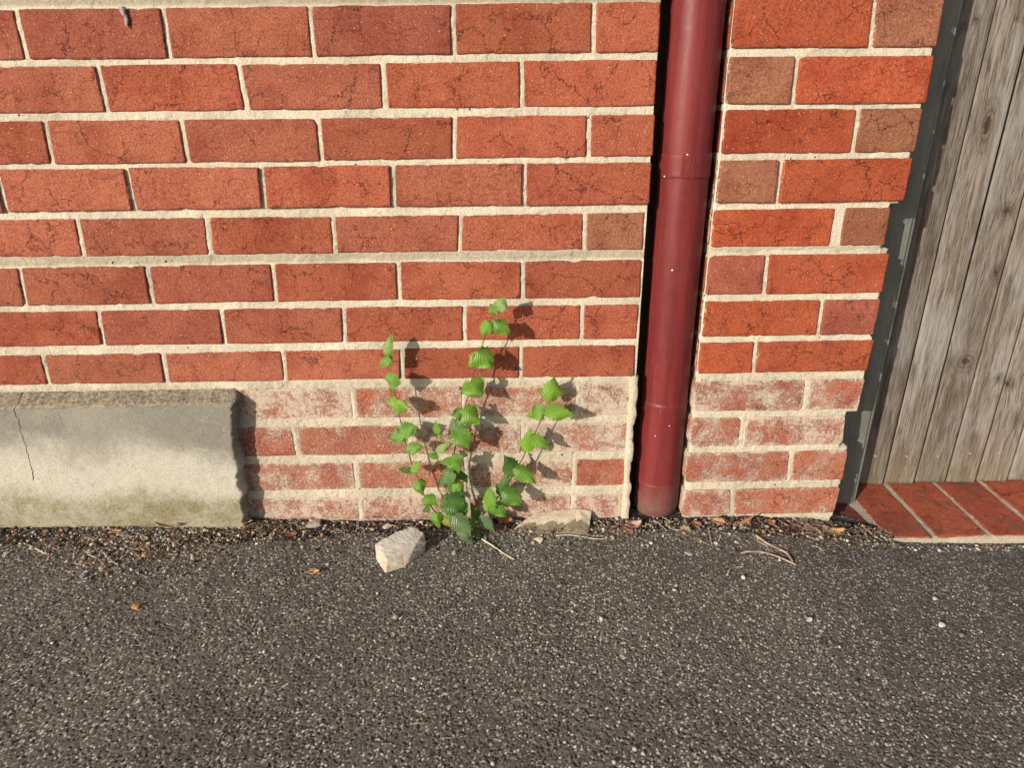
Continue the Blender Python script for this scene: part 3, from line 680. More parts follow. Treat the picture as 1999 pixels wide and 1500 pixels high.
# bed joints seen from the side, stopping short of the brick ends
VV2 = []; FF2 = []
bz = sorted([(PIER[r][0], PIER[r][1]) for r in PIER])
for i in range(len(bz)-1):
    z1 = onY(1560, bz[i][1])[2]; z0 = onY(1560, bz[i+1][0])[2]
    e = min(onY(PIER[i+1][5], PIER[i+1][1])[0], onY(PIER[i+2][4], PIER[i+2][0])[0] if i+2 in PIER else .48)-0.004 if i+1 < 12 else 0.468
    n = len(VV2); v, f = box_VF(0.1315, e, 0.0045, 0.106, z0-0.001, z1+0.001); VV2 += v; FF2 += [tuple(n+t for t in q) for q in f]
mesh_np('mortar_joint', VV2, FF2, M['mortar'], smooth=False, parent=pier, attrs={'grey': np.full(len(VV2), .1)})
VV = []; FF = []
for r in range(2, 18):
    z0 = 1.045+r*0.086
    for (a, b) in (((0.129, 0.239), (0.249, 0.484)) if r % 2 == 0 else ((0.129, 0.363), (0.373, 0.484))): far_brick(a, b, z0, z0+0.074)
o = mesh_np('upper_brickwork', VV, FF, M['brick'], smooth=False, parent=pier, kind='stuff', attrs={'edge': np.full(len(VV), 0.02)}); o.color = (0.49, 0.10, 0.04, 0)

# ------------------------------------------------------------------ downpipe
PX, PY, PR_ = 0.0735, 0.042, 0.0500
pipe = empty('downpipe', (PX, PY, 0), label='round dark red downpipe standing in the slot between wall and pier', cat='downpipe')
def lathe(name, prof, mat, n=72, wob=0.0, **k):
    V = []; F = []
    for j, (r, z) in enumerate(prof):
        for i in range(n):
            a = 2*math.pi*i/n; rr = r*(1+wob*(float(vn(math.cos(a)*2+5, z*9+math.sin(a)*2, 4))-0.5)); V.append((rr*math.cos(a), rr*math.sin(a), z))
    for j in range(len(prof)-1):
        for i in range(n): i2 = (i+1) % n; F.append((j*n+i, j*n+i2, (j+1)*n+i2, (j+1)*n+i))
    return mesh_np(name, V, F, mat, **k)
zc0, zc1 = 0.740+0.010, 0.789+0.010
zc1 = float(onY(1333, 301, -0.008)[2]); zc0 = float(onY(1325, 349, -0.008)[2]); zs1 = float(onY(1295, 792, -0.008)[2]); zs2 = float(onY(1285, 951, -0.008)[2])
lathe('pipe_section', [(PR_-0.0008, z) for z in np.linspace(zc1-0.01, 2.6, 30)], M['pipe'], parent=pipe, wob=0.004)
lathe('pipe_section', [(PR_-0.0008, z) for z in np.linspace(zs1-0.006, zc0+0.01, 24)], M['pipe'], parent=pipe, wob=0.006)
lathe('collar', [(PR_-0.0010, zc1+0.0002), (PR_+0.0004, zc1), (PR_+0.0007, zc1-0.002), (PR_+0.0005, zc1-0.012), (PR_+0.0005, zc0+0.006), (PR_+0.0008, zc0+0.002), (PR_+0.0002, zc0), (PR_-0.0012, zc0-0.0002)], M['pipe'], parent=pipe)
lathe('pipe_section', [(PR_-0.0012, zs1+0.0006), (PR_+0.0003, zs1), (PR_+0.0003, zs1-0.01)]+[(PR_+0.0001, z) for z in np.linspace(zs1-0.02, zs2+0.006, 12)]+[(PR_-0.0001, zs2-0.004)], M['pipe'], parent=pipe, wob=0.004)
lathe('pipe_foot', [(PR_-0.0012, zs2+0.0006), (PR_+0.0007, zs2), (PR_+0.0009, zs2-0.003), (PR_+0.0005, zs2-0.02), (PR_+0.0005, 0.045), (PR_, 0.025), (PR_-0.002, 0.013), (PR_-0.006, 0.006), (PR_-0.014, 0.0), (PR_-0.02, -0.03)], M['pipe'], parent=pipe, wob=0.008, label='dirt covered rounded foot of the pipe')
def rivet(ang, z, r=0.0024):
    a = math.radians(ang); c = np.array((math.sin(a), -math.cos(a), 0)); t = np.array((math.cos(a), math.sin(a), 0)); up = np.array((0, 0, 1.0))
    V = []; F = []; prof = [(1.0, 0.0), (0.95, 0.0008), (0.6, 0.0014), (0.4, 0.0012), (0.0, 0.0006)]; n = 12
    for (k, h) in prof:
        for i in range(n): q = 2*math.pi*i/n; V.append(c*(PR_+0.0003+h)+t*r*k*math.cos(q)+up*r*k*math.sin(q)+up*z)
    for j in range(len(prof)-1):
        for i in range(n): i2 = (i+1) % n; F.append((j*n+i, j*n+i2, (j+1)*n+i2, (j+1)*n+i))
    mesh_np('rivet', V, F, M['pipe'], parent=pipe)
zm = float(onY(1343, 325, -0.008)[2])
rivet(11, zm); rivet(4, zm)
for a_ in (-38, -5, 8, 38): rivet(a_, zs1-0.006, 0.002)
# lapped seam of the collar
a = math.radians(7.5); V = []; F = []
for z in np.linspace(zc0, zc1, 8):
    for q, h in ((0, 0.0), (0.0, 0.0011), (0.45, 0.0010), (0.5, 0.0)):
        b = a-q; V.append((math.sin(b)*(PR_+0.0003+h), -math.cos(b)*(PR_+0.0003+h), z))
for j in range(7):
    for q in range(3): F.append((j*4+q, j*4+q+1, (j+1)*4+q+1, (j+1)*4+q))
mesh_np('collar_lap', V, F, M['pipe'], smooth=False, parent=pipe)

# ------------------------------------------------------------------ brick threshold, gate post, wooden gate
def sill_z(y): return -0.035+0.06*y
thr = empty('brick_threshold', (0.7, 0, -0.05), label='doorstep of flat red bricks laid side by side under the wooden gate', cat='doorstep')
thr.location = (0, 0, 0)
TF, TB = -0.036, 0.194
jx = [onZ(1728, 1048, sill_z(TF))[0], onZ(1825, 1047, sill_z(TF))[0], onZ(1936, 1047, sill_z(TF))[0]]
jx = [0.534-0.0, *jx[1:]] if False else jx
jx += [jx[-1]+0.121*k for k in range(1, 12)]
xs0 = 0.492; prev = xs0
sk = (onZ(1740, 952, sill_z(0.17))[0]-jx[1])
for i, x in enumerate(jx):
    a, b = prev, x-0.0050
    nn = R.uniform(-0.002, 0.002)
    # plan-view rectangle, built upright then laid down
    dx = 0.004 if i else 0.0
    if b-a < 0.02: prev = x+0.0050; continue
    c = [(a+nn, TB), (b+nn*0.6, TB), (b, TF+R.uniform(-0.003, 0.002)), (a, TF+R.uniform(-0.003, 0.002))]
    if i == 0: c = [(a-0.02, TB), (b-0.03, TB), (b, TF), (a+0.004, TF)]
    V, F, e, mid = brick_mesh('brick', c, depth=0.05, seed=900+i, rough=1.4, corner=0.006)
    V = np.stack([V[:, 0], V[:, 2], -V[:, 1]], 1)
    o = mesh_np('brick', V, F, M['sill'], attrs={'edge': e}, parent=thr); fix_normals(o)
    o.location = (mid[0], mid[1], sill_z(mid[1])+R.uniform(-0.0007, 0.0007)); o.rotation_euler = (math.atan(0.06), 0, 0)
    k = R.uniform(0.85, 1.1); o.color = ((0.40*k, 0.092*k, 0.044*k, 0.15) if i else (0.22, 0.05, 0.035, 0.0))
    prev = x+0.0050
xs = np.arange(0.47, 2.2, 0.003); ys = np.arange(-0.060, 0.2, 0.003); X, Y = np.meshgrid(xs, ys)
front = np.clip((-0.034-Y)/0.02, 0, 1)
Z = sill_z(Y)-0.0028+0.0035*(fbm(X*60, Y*60, 41, 3)-0.5)+0.002*(fbm(X*14, Y*14, 42, 2)-0.5) - front**1.3*(0.022+0.006*(fbm(X*16, Y*0, 43, 3)-0.5)) - sstep(0.49, 0.47, X)*0.01
mesh_np('mortar', np.stack([X, Y, Z], -1).reshape(-1, 3), grid_faces(len(xs), len(ys)), M['mortar'], parent=thr, attrs={'grey': np.clip(1.0-0.2*front.ravel()+0.8*(fbm(X*30, Y*30, 44, 3).ravel()-0.5), 0, 1)})

post = empty('gate_post', label='blue grey painted post with yellowed edge between brick pier and wooden gate', cat='post')
box('post_body', (0.478, 0.5740, 0.098, 0.20, sill_z(0.1)-0.02, 2.2), M['post'], bev=0.003, parent=post)
box('edge_strip', (0.5745, 0.5835, 0.104, 0.19, sill_z(0.1)-0.02, 2.2), M['post'], bev=0.002, parent=post)

gate = empty('wooden_gate', label='gate of upright weathered grey timber planks on the right', cat='gate')
GY = 0.17
seams = [(1725, 1949), (1785, 2020), (1846, 0), (1904, 0), (1966, 0)]
sx = [onY(1725, 947, GY)[0], onY(1785.5, 946, GY)[0], onY(1846, 945, GY)[0], onY(1905, 944, GY)[0], onY(1966, 943, GY)[0]]
edges = [sx[0]-0.078]+sx+[sx[-1]+0.081*k for k in range(1, 12)]
KN = [(1928, 245, 9, 26, 0.8), (1885, 706, 15, 13, 0.65), (1946, 532, 8, 8, 0.7), (1965, 413, 9, 9, 0.8), (1949, 739, 6, 7, 1.0), (1969, 750, 8, 8, 1.0), (1986, 818, 7, 12, 0.5),
      (1906, 37, 4, 4, 0.9), (1986, 36, 4, 4, 0.9), (1882, 52, 5, 5, 0.6)]
knots = [(onY(x, y, GY)[0], onY(x, y, GY)[2], a*0.0011, b*0.0011, s) for x, y, a, b, s in KN]
zb = sill_z(GY)+0.003
for i in range(len(edges)-1):
    a, b = edges[i]+0.0040, edges[i+1]-0.0040; tilt = 0.0045 if i == 0 else 0.002*(i < 4)
    us = np.r_[0, 0.001, 0.003, np.linspace(0.006, (b-a)-0.006, 22), (b-a)-0.003, (b-a)-0.001, b-a]
    vs = np.r_[np.arange(0, 1.15, 0.006), np.arange(1.16, 2.1, 0.05)] if edges[i] < 1.25 else np.array([0, 1.0, 2.1])
    U, Vv = np.meshgrid(us, vs); Xp = a+U+0.0015*(vn(Vv*3, Vv*0+i*3.1, 71)-0.5)+tilt*(Vv)
    Zp = zb+Vv+0.0015*(vn(U*0+i*5.5, U*0, 72)-0.5)*0+(0.0012*(i % 3))
    d = np.minimum(U, (b-a)-U)
    Yp = GY+0.0030*np.clip(1-d/0.004, 0, 1)**2+0.0012*(fbm(Xp*20, Zp*2+i, 73, 2)-0.5)+0.0026*(0.5-U/(b-a))+0.0015*np.cos(np.pi*U/(b-a)*1.0)
    g = Xp+0.010*(fbm(Zp*1.6+i*3, Xp*5, 74, 3)-0.5); kn = np.zeros(Xp.shape); ring = np.zeros(Xp.shape)
    for (kx, kz, ra, rb, s) in knots:
        ra *= 1.35; rb *= 1.35
        s = min(1.0, s+0.3)
        if not (a-0.01 < kx < b+0.01): continue
        dx = (Xp-kx)/ra; dz = (Zp-kz)/rb; q = np.hypot(dx, dz)
        g = g + np.sign(dx+1e-6)*ra*0.9*np.exp(-(dz/2.6)**2)*np.exp(-np.abs(dx)*0.55)
        w_ = s*sstep(2.2, 0.7, q); kn = np.maximum(kn, w_*np.where(q < 0.5, 1.0, 0.8)); ring = np.where(q < 3.5, q*5, ring)
        Yp = Yp+0.0022*sstep(0.9, 0.2, q)*(s > 0.9)
    V = np.stack([Xp, Yp, Zp], -1).reshape(-1, 3); nx, ny = len(us), len(vs)
    F = grid_faces(nx, ny).tolist()
    rg = list(range(nx))+[r*nx+nx-1 for r in range(1, ny)]+[(ny-1)*nx+k for k in range(nx-2, -1, -1)]+[r*nx for r in range(ny-2, 0, -1)]
    RV = V[rg].copy(); RV[:, 1] = GY+0.018; n0 = len(V); V = np.vstack([V, RV]); n = len(rg)
    for q in range(n): q2 = (q+1) % n; F.append([rg[q2], rg[q], n0+q, n0+q2])
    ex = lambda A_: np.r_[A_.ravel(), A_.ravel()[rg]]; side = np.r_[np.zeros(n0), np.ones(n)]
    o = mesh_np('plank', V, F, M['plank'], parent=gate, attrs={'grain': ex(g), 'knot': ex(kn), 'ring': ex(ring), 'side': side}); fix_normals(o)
    k = [0.76, 0.98, 0.82, 1.0, 1.04, 0.92][i % 6]; o.color = (k, k*0.985, k*0.985, 1)
box('rail', (0.60, 2.1, GY+0.0195, GY+0.06, 0.07, 0.15), M['core'], parent=gate)
box('rail', (0.60, 2.1, GY+0.0195, GY+0.06, 1.02, 1.10), M['core'], parent=gate)
box('backing_board', (0.60, 2.1, GY+0.061, GY+0.08, 0.0, 2.1), M['core'], parent=gate)
def screw(px, py, r=0.0027):
    c = onY(px, py, GY-0.0018); V = []; F = []; n = 12
    prof = [(1.0, 0.0016), (0.98, 0.0), (0.72, -0.0006), (0.45, 0.0), (0.0, 0.0004)]
    for (k, h) in prof:
        for i in range(n): q = 2*math.pi*i/n; V.append((c[0]+r*k*math.cos(q), c[1]+h, c[2]+r*k*math.sin(q)))
    for j in range(len(prof)-1):
        for i in range(n): i2 = (i+1) % n; F.append((j*n+i, j*n+i2, (j+1)*n+i2, (j+1)*n+i))
    mesh_np('screw', V, F, M['screw'], parent=gate)
for p in ((1709.5, 891), (1770, 891.5), (1831, 891), (1893.5, 885.5), (1951.5, 885)): screw(*p)

# ------------------------------------------------------------------ the seedling
plant = empty('weed_seedling', onZ(915, 1035, 0.0), label='green serrated leaf seedling growing from the crack at the foot of the brick wall', cat='plant')
pl0 = np.array(plant.location)
def ZA(x, y): return (700+x/4.165, 540+y/4.165)
def ZB(x, y): return (700+x/4.165, 760+y/4.165)
def hY(py, top=-0.052, low=-0.045): return np.interp(py, [580, 1040], [top, low])
STEMS = []
def stem(pts, y_top, y_low, r0, r1):
    P = []
    ys = [p[1] for p in pts]
    for (x, y) in pts:
        t = (y-min(ys))/(max(ys)-min(ys)); P.append(onY(x, y, y_top*(1-t)+y_low*t))
    Q = smooth_line(P, 4); rad = np.linspace(r0, r1, len(Q)); V, F = tube_VF(Q-pl0, rad, 7)
    mesh_np('stem', V, F, M['stem'], parent=plant); STEMS.append(Q); return Q
BASE = (914, 1030)
S1 = [ZA(250, 560), ZA(222, 625), ZA(240, 720), ZA(265, 810), ZA(290, 920), ZA(310, 1020), ZA(335, 1150), ZA(365, 1270), ZA(395, 1400), ZB(405, 500), ZB(430, 600), ZB(485, 740), ZB(535, 870), ZB(600, 970), ZB(650, 1020), ZB(760, 1070), BASE]
S2 = [ZA(1165, 200), ZA(1150, 235), ZA(1100, 320), ZA(1050, 430), ZA(1005, 560), ZA(960, 660), ZA(930, 810), ZA(900, 940), ZA(870, 1040), ZA(830, 1180), ZA(800, 1290), ZB(785, 480), ZB(760, 600), ZB(770, 720), ZB(800, 850), ZB(850, 990), BASE]
S3 = [ZB(630, 270), ZB(640, 400), ZB(640, 560), ZB(680, 720), ZB(715, 830), ZB(745, 900), ZB(800, 1010), BASE]
S4 = [ZA(1568, 980), ZA(1550, 1030), ZA(1520, 1090), ZA(1450, 1240), ZA(1380, 1380), ZB(1330, 570), ZB(1260, 690), ZB(1180, 820), ZB(1090, 930), ZB(1000, 1030), (913, 1031)]
stem(S1, -0.040, -0.030, 0.0007, 0.0016); stem(S2, -0.046, -0.030, 0.0007, 0.0020); stem(S3, -0.060, -0.032, 0.0006, 0.0014); stem(S4, -0.040, -0.032, 0.0007, 0.0020)
def leaf(bp, tp, wpx, Y, col='a', nrm=None, curl=None, fold=None):
    b = onY(*bp, Y); L_px = math.hypot(tp[0]-bp[0], tp[1]-bp[1])
    yt = Y-R.uniform(0.0, 0.35)*L_px*0.0009+R.uniform(0, 0.12)*L_px*0.0009
    t = onY(*tp, yt); ax = t-b; L = np.linalg.norm(ax); ax /= L
    Wd = wpx*0.00098*1.36; b = b-ax*L*0.05; L = L*1.10
    n0 = np.array(nrm if nrm is not None else (R.uniform(-0.45, 0.25), -0.85, R.uniform(0.15, 0.8)))
    n0 = n0-ax*np.dot(n0, ax); n0 /= np.linalg.norm(n0); sd = np.cross(ax, n0)
    curl = R.uniform(0.10, 0.28) if curl is None else curl; fold = R.uniform(0.12, 0.55) if fold is None else fold
    NU, NV = 16, 4; V = []; F = []; lu = []; lv = []; ph = R.random()*6
    for i in range(NU+1):
        u = i/NU
        wv = (math.sin(math.pi*min(1, (u+0.02)**0.62))**0.85)*(1-0.26*u)*0.53 if u < 1 else 0.0
        back = 0.09*max(0, 1-u/0.14)                              # heart-shaped lobes reach behind the stalk
        for j in range(-NV, NV+1):
            v = j/NV; s = abs(v)
            serr = (0.15 if i % 2 else -0.13)*(s == 1)*(0.15 < u+0.05 < 0.99)
            w_ = wv*(1+serr)*v*Wd
            al = u*L-back*s*L+(0.035*L*s if i % 2 == 0 else 0)*(s == 1)
            h = -curl*L*(u**2)*1.0+curl*L*0.6*u + fold*abs(w_)*-0.9*(0.4+0.6*s) + 0.09*Wd*math.sin(u*9+ph+v*2.5)*s
            p = b+ax*al+sd*w_+n0*h - pl0; V.append(p); lu.append(u); lv.append(v)
    n = 2*NV+1
    for i in range(NU):
        for j in range(n-1): F.append((i*n+j, i*n+j+1, (i+1)*n+j+1, (i+1)*n+j))
    o = mesh_np('leaf', V, F, M['leaf'], attrs={'lu': lu, 'lv': lv}, parent=plant)
    C = {'a': (0.185, 0.350, 0.045), 'b': (0.145, 0.295, 0.042), 'd': (0.085, 0.185, 0.038), 'p': (0.24, 0.36, 0.10), 'y': (0.34, 0.33, 0.045), 's': (0.13, 0.20, 0.085)}[col]
    k = R.uniform(0.88, 1.12); o.color = (C[0]*k, C[1]*k, C[2]*k, 0.7 if col in 'sp' else 0.12)
    allq = np.vstack(STEMS); dq = np.linalg.norm(allq-b, axis=1); q0 = allq[int(np.argmin(dq+0.15*np.abs(allq[:, 2]-b[2]+0.006)))]
    if np.linalg.norm(q0-b) > 0.0015:
        pv, pf = tube_VF(smooth_line([q0, (q0+b)/2+np.array((0, -0.001, 0.0015)), b+ax*0.003], 3)-pl0, 0.0006, 5)
        mesh_np('leaf_stalk', pv, pf, M['stem'], parent=plant)
    if col == 'y': o['label'] = 'yellowing leaf at the foot of the stems'
    return o
LA = [((225, 625), (258, 475), 72, -.043, 'p'), ((245, 665), (162, 725), 78, -.046, 'a'), ((238, 705), (270, 585), 42, -.040, 'b'),
      ((275, 800), (265, 928), 118, -.048, 'b'), ((322, 1010), (300, 1122), 158, -.050, 'a'), ((345, 1262), (472, 1222), 118, -.048, 'b'),
      ((362, 1290), (247, 1310), 112, -.046, 'b'), ((392, 1408), (518, 1380), 86, -.050, 'b'),
      ((1135, 270), (1190, 165), 88, -.052, 'p'), ((1112, 300), (1070, 228), 68, -.050, 'a'), ((1052, 375), (1005, 497), 88, -.055, 'a'),
      ((1058, 435), (1135, 360), 90, -.050, 'a'), ((1118, 375), (1230, 478), 100, -.054, 'a'), ((975, 620), (1092, 742), 158, -.058, 'a'),
      ((968, 635), (893, 738), 80, -.052, 'a'), ((908, 868), (1003, 988), 160, -.058, 'a'), ((905, 870), (840, 958), 70, -.050, 'a'),
      ((858, 1088), (976, 1202), 150, -.056, 'a'), ((852, 1112), (760, 1120), 94, -.054, 'b'), ((830, 1195), (738, 1285), 122, -.056, 's'),
      ((800, 1255), (892, 1412), 150, -.062, 'b'), ((636, 1272), (628, 1185), 52, -.060, 'a'), ((640, 1290), (690, 1295), 44, -.060, 'a'),
      ((640, 1425), (742, 1348), 56, -.060, 'p'), ((636, 1472), (556, 1445), 48, -.060, 'a'),
      ((1560, 1002), (1590, 826), 138, -.044, 'a'), ((1502, 1095), (1376, 1142), 118, -.044, 'a'), ((1532, 1092), (1752, 1132), 110, -.048, 'a'),
      ((1372, 1415), (1395, 1256), 112, -.048, 'a'), ((1418, 1308), (1552, 1402), 88, -.050, 'a')]
LB = [((748, 565), (825, 662), 138, -.066, 'b'), ((765, 580), (655, 602), 54, -.060, 'b'), ((435, 668), (498, 588), 62, -.050, 'a'),
      ((440, 672), (322, 650), 56, -.044, 'd'), ((488, 750), (520, 862), 98, -.052, 'a'), ((540, 885), (640, 950), 104, -.052, 'a'),
      ((572, 968), (518, 998), 50, -.044, 'd'), ((635, 1018), (648, 1128), 102, -.054, 'b'), ((765, 685), (648, 770), 112, -.066, 'd'),
      ((755, 690), (815, 640), 52, -.050, 'a'), ((785, 695), (890, 712), 68, -.046, 'd'), ((748, 765), (852, 892), 112, -.056, 'd'),
      ((745, 885), (822, 1046), 176, -.068, 'd'), ((788, 1042), (902, 1222), 140, -.084, 's'), ((850, 1150), (922, 1282), 96, -.088, 's'),
      ((708, 1102), (742, 1020), 58, -.060, 'y'), ((975, 1052), (912, 933), 62, -.044, 'd'), ((1050, 978), (1072, 796), 114, -.050, 'b'),
      ((1150, 852), (1218, 702), 88, -.044, 'd'), ((1272, 682), (1195, 550), 122, -.048, 'd'), ((1284, 648), (1442, 762), 116, -.054, 'a'),
      ((1185, 838), (1325, 942), 126, -.054, 'b'), ((1088, 950), (1200, 1042), 116, -.054, 'b'), ((988, 1050), (1098, 1158), 104, -.058, 's'),
      ((928, 1150), (988, 1216), 72, -.064, 's'), ((790, 820), (860, 1000), 90, -.050, 'd'), ((700, 860), (730, 910), 50, -.044, 'b'), ((850, 720), (885, 760), 46, -.044, 'a'),
      ((800, 640), (742, 700), 70, -.058, 'b'), ((820, 760), (770, 850), 84, -.060, 'a'), ((835, 930), (885, 1010), 70, -.060, 'b'), ((760, 1000), (700, 1050), 60, -.062, 'b'), ((905, 1080), (960, 1140), 70, -.062, 'b'), ((860, 1040), (800, 1110), 74, -.072, 'a')]
for b, t, wd, yy, c in LA: leaf(ZA(*b), ZA(*t), wd/4.165, yy, c)
for b, t, wd, yy, c in LB: leaf(ZB(*b), ZB(*t), wd/4.165, yy, c)

# ------------------------------------------------------------------ lumps of old mortar and loose stones
def hull_rock(name, pts, mat, cuts=3, amp=0.0015, sc=70, mats=None, bev=True, **k):
    P = np.array(pts); c = P.mean(0); c[2] = P[:, 2].min()
    bm = bmesh.new(); vs = [bm.verts.new(p-c) for p in P]
    r = bmesh.ops.convex_hull(bm, input=vs); bmesh.ops.delete(bm, geom=[g for g in r['geom_interior'] if isinstance(g, bmesh.types.BMVert)], context='VERTS')
    
    if bev: bmesh.ops.bevel(bm, geom=bm.edges[:], offset=0.0012, segments=1, affect='EDGES')
    bmesh.ops.triangulate(bm, faces=bm.faces[:])
    for _ in range(cuts): bmesh.ops.subdivide_edges(bm, edges=[e for e in bm.edges if e.calc_length() > 0.004], cuts=1, use_grid_fill=True)
    bm.normal_update()
    co = np.array([v.co[:] for v in bm.verts]); q = (co+c)*sc
    n = (fbm(q[:, 0]+q[:, 2]*0.7, q[:, 1]+q[:, 2], 5, 3)-0.5)*2
    for v, a in zip(bm.verts, n): v.co += v.normal*float(a)*amp
    me = bpy.data.meshes.new(name); bm.to_mesh(me); bm.free(); me.materials.append(mat)
    if mats:
        me.materials.append(mats[0])
        for p in me.polygons:
            if mats[1](p.normal, p.center+Vector(c)): p.material_index = 1
    o = bpy.data.objects.new(name, me); o.location = c; return link(o, **k)
def gz(x, y): return float(ground_z(x, y))
def G(px, py, dz=0.0):
    z = 0.0
    for _ in range(4):
        p = onZ(px, py, z+dz); z = gz(p[0], p[1])
    return onZ(px, py, z+dz)
hull_rock('mortar_lump', [G(734, 1092), G(752, 1121), G(790, 1109), G(829, 1080), G(742, 1075), G(818, 1062),
          G(732, 1064, .030), G(757, 1095, .020), G(810, 1066, .028), G(832, 1060, .020), G(827, 1040, .034), G(806, 1029, .041), G(774, 1038, .040), G(742, 1058, .034)],
          M['stone'], amp=0.0013, sc=130, mats=(M['stone_grey'], lambda n, c: n.z > 0.72), label='pale angular lump of broken mortar lying on the asphalt left of the seedling', cat='stone')
hull_rock('mortar_slab', [G(1001, 1036), G(1040, 1044), G(1149, 1048), G(1151, 1024, .010), G(1032, 1022, .012), G(1008, 1028, .006),
          onY(1152, 1030, -.003), onY(1016, 1020, -.003), onY(1042, 1004, -.003), onY(1085, 996, -.002), onY(1130, 993, -.002), onY(1155, 998, -.002)],
          M['stone'], amp=0.0016, sc=110, mats=(M['stone_dark'], lambda n, c: c.y+0.004*math.sin(c.x*120) < -0.031), label='long curved piece of fallen mortar leaning on the wall right of the seedling', cat='stone')
def pebble(px, py, wpx, col, label, flat=0.6, name='pebble', cat='pebble', seed=0, asp=1.0, group=None):
    rr = random.Random(seed+int(px)); a = wpx*0.00044
    c = G(px, py, a*flat*0.6); P = []
    for i in range(22):
        v = np.array([rr.gauss(0, 1) for _ in range(3)]); v /= np.linalg.norm(v); P.append(c+v*np.array((a*asp, a, a*flat))*rr.uniform(0.8, 1.15))
    return hull_rock(name, P, pmat(col), cuts=0, amp=0.0003, bev=False, label=label, cat=cat, group=group)
_pm = {}
def pmat(c):
    if c not in _pm: _pm[c] = mat_plain('loose_stone', c, tuple(v*0.75 for v in c), 200, 0.85, 600, 0.001)
    return _pm[c]
cream, grey, blue, ora, white, tan = (0.62, 0.52, 0.38), (0.33, 0.30, 0.26), (0.22, 0.25, 0.28), (0.60, 0.30, 0.10), (0.72, 0.68, 0.62), (0.46, 0.36, 0.24)
for a in ((40, 1064, 13, cream, 'round cream pebble at the left end of a pale straw', .8), (14, 1081, 16, tan, 'tan pebble on the asphalt near the left edge below the round cream one', .6),
          (162, 1125, 15, blue, 'blue grey pebble alone on the asphalt below the long thin twigs', .8), (283, 1085, 16, ora, 'orange nut sized stone in the litter heap', .9),
          (270, 1071, 16, cream, 'flat cream chip just above the orange stone', .4), (243, 1105, 11, grey, 'dull grey pebble below the litter heap', .8),
          (756, 1030, 26, cream, 'small cream mortar crumb behind the big angular lump', .7), (887, 1080, 15, grey, 'upright grey chip between the angular lump and the pale straw', .9),
          (1053, 1054, 25, cream, 'pale oval chip in front of the fallen mortar slab', .4), (1041, 1060, 12, tan, 'small tan chip touching the pale oval chip', .6),
          (1195, 1051, 16, cream, 'cream chip at the end of the thin pale stalk', .5), (1133, 1052, 9, grey, 'grey pebble under the thin pale stalk', .5),
          (1425, 1043, 11, white, 'white chip below the foot of the pier', .7), (1438, 1059, 12, cream, 'cream pebble among the twigs under the pier', .6),
          (1374, 1043, 11, grey, 'grey pebble beside the orange dry leaf', .6), (1580, 1211, 14, (0.52, 0.55, 0.58), 'bluish white pebble alone on open asphalt at right', .9),
          (1838, 1221, 17, white, 'cream white square chip alone on the asphalt far right', .5), (640, 1103, 12, cream, 'cream chip on the asphalt left of the angular lump', .5),
          (1490, 1039, 13, ora, 'amber pebble in the litter below the pier', .7), (1254, 1065, 8, cream, 'tiny cream chip in front of the pink dry leaf', .7),
          (1344, 1081, 20, (0.36, 0.37, 0.34), 'slim grey flake standing out on the asphalt below the downpipe', .25), (300, 1080, 15, white, 'white curled chip right of the orange stone', .4),
          (22, 1044, 10, ora, 'orange crumb at the plinth foot near the left edge', .7), (195, 1053, 9, white, 'white crumb at the plinth foot', .7)):
    pebble(*a[:3], a[3], a[4], a[5], seed=3)
for (px, py, w_, lb) in ((612, 1024, 42, 'pale lumpy mortar crumb at the wall foot right of the plinth end'), (1612, 1033, 34, 'crumbling whitish mortar piece at the right foot of the pier')):
    pebble(px, py, w_, (0.52, 0.46, 0.37), lb, 0.45, name='mortar_crumb', cat='stone', seed=9, asp=1.3)
pebble(265, 1185, 19, ora, 'orange flake on open asphalt at lower left', .5, name='dry_flake', cat='flake', seed=5)

TW = mat_plain('dry_twig', (0.46, 0.37, 0.29), (0.26, 0.19, 0.14), 80, 0.85, 500, 0.0006)
ST = mat_plain('pale_straw', (0.70, 0.60, 0.45), (0.52, 0.42, 0.28), 80, 0.7, 500, 0.0004)
def twig(pts, r, mat, label, name='twig', lift=0.003, taper=0.6, side=None):
    r *= 1.45
    P = [G(x, y, lift+(0.002*math.sin(i*2.2))) for i, (x, y) in enumerate(pts)]
    Q = smooth_line(P, 4); c = Q[0].copy(); rad = np.linspace(r, r*taper, len(Q))*(1+0.25*np.array([R.random() for _ in Q]))
    V, F = tube_VF(Q-c, rad, 6)
    if side:
        for sp in side:
            P2 = smooth_line([G(x, y, lift+0.001) for x, y in sp], 3)-c; v, f = tube_VF(P2, np.linspace(r*.7, r*.35, len(P2)), 5, len(V)); V += v; F += f
    o = mesh_np(name, V, F, mat, label=label, cat='straw' if name == 'straw' else 'twig'); o.location = c; return o
twig([(45, 1061), (65, 1069), (85, 1080), (91, 1081)], .0010, ST, 'pale straight straw lying beside the round cream pebble', 'straw')
twig([(186, 1067), (200, 1077), (211, 1088), (222, 1098), (231, 1105)], .0013, TW, 'bent pale brown twig pointing out of the litter left of the orange stone')
twig([(171, 1083), (190, 1091), (203, 1103), (209, 1110)], .0010, TW, 'thin reddish twig meeting a dark one in a V on the asphalt')
twig([(235, 1092), (255, 1078), (270, 1070)], .0012, TW, 'dark twig running up into the litter heap')
twig([(291, 1074), (298, 1060), (306, 1049), (312, 1042)], .0022, TW, 'thick knobbly grey twig leaning in the litter heap')
twig([(941, 1053), (960, 1065), (985, 1082), (1004, 1093)], .0012, ST, 'pale straight straw on the asphalt right of the seedling', 'straw', side=[[(948, 1056), (946, 1044)]])
twig([(1085, 1047), (1110, 1045), (1140, 1049), (1165, 1053), (1187, 1051)], .0008, ST, 'thin wavy pale stalk in front of the fallen mortar slab', 'straw')
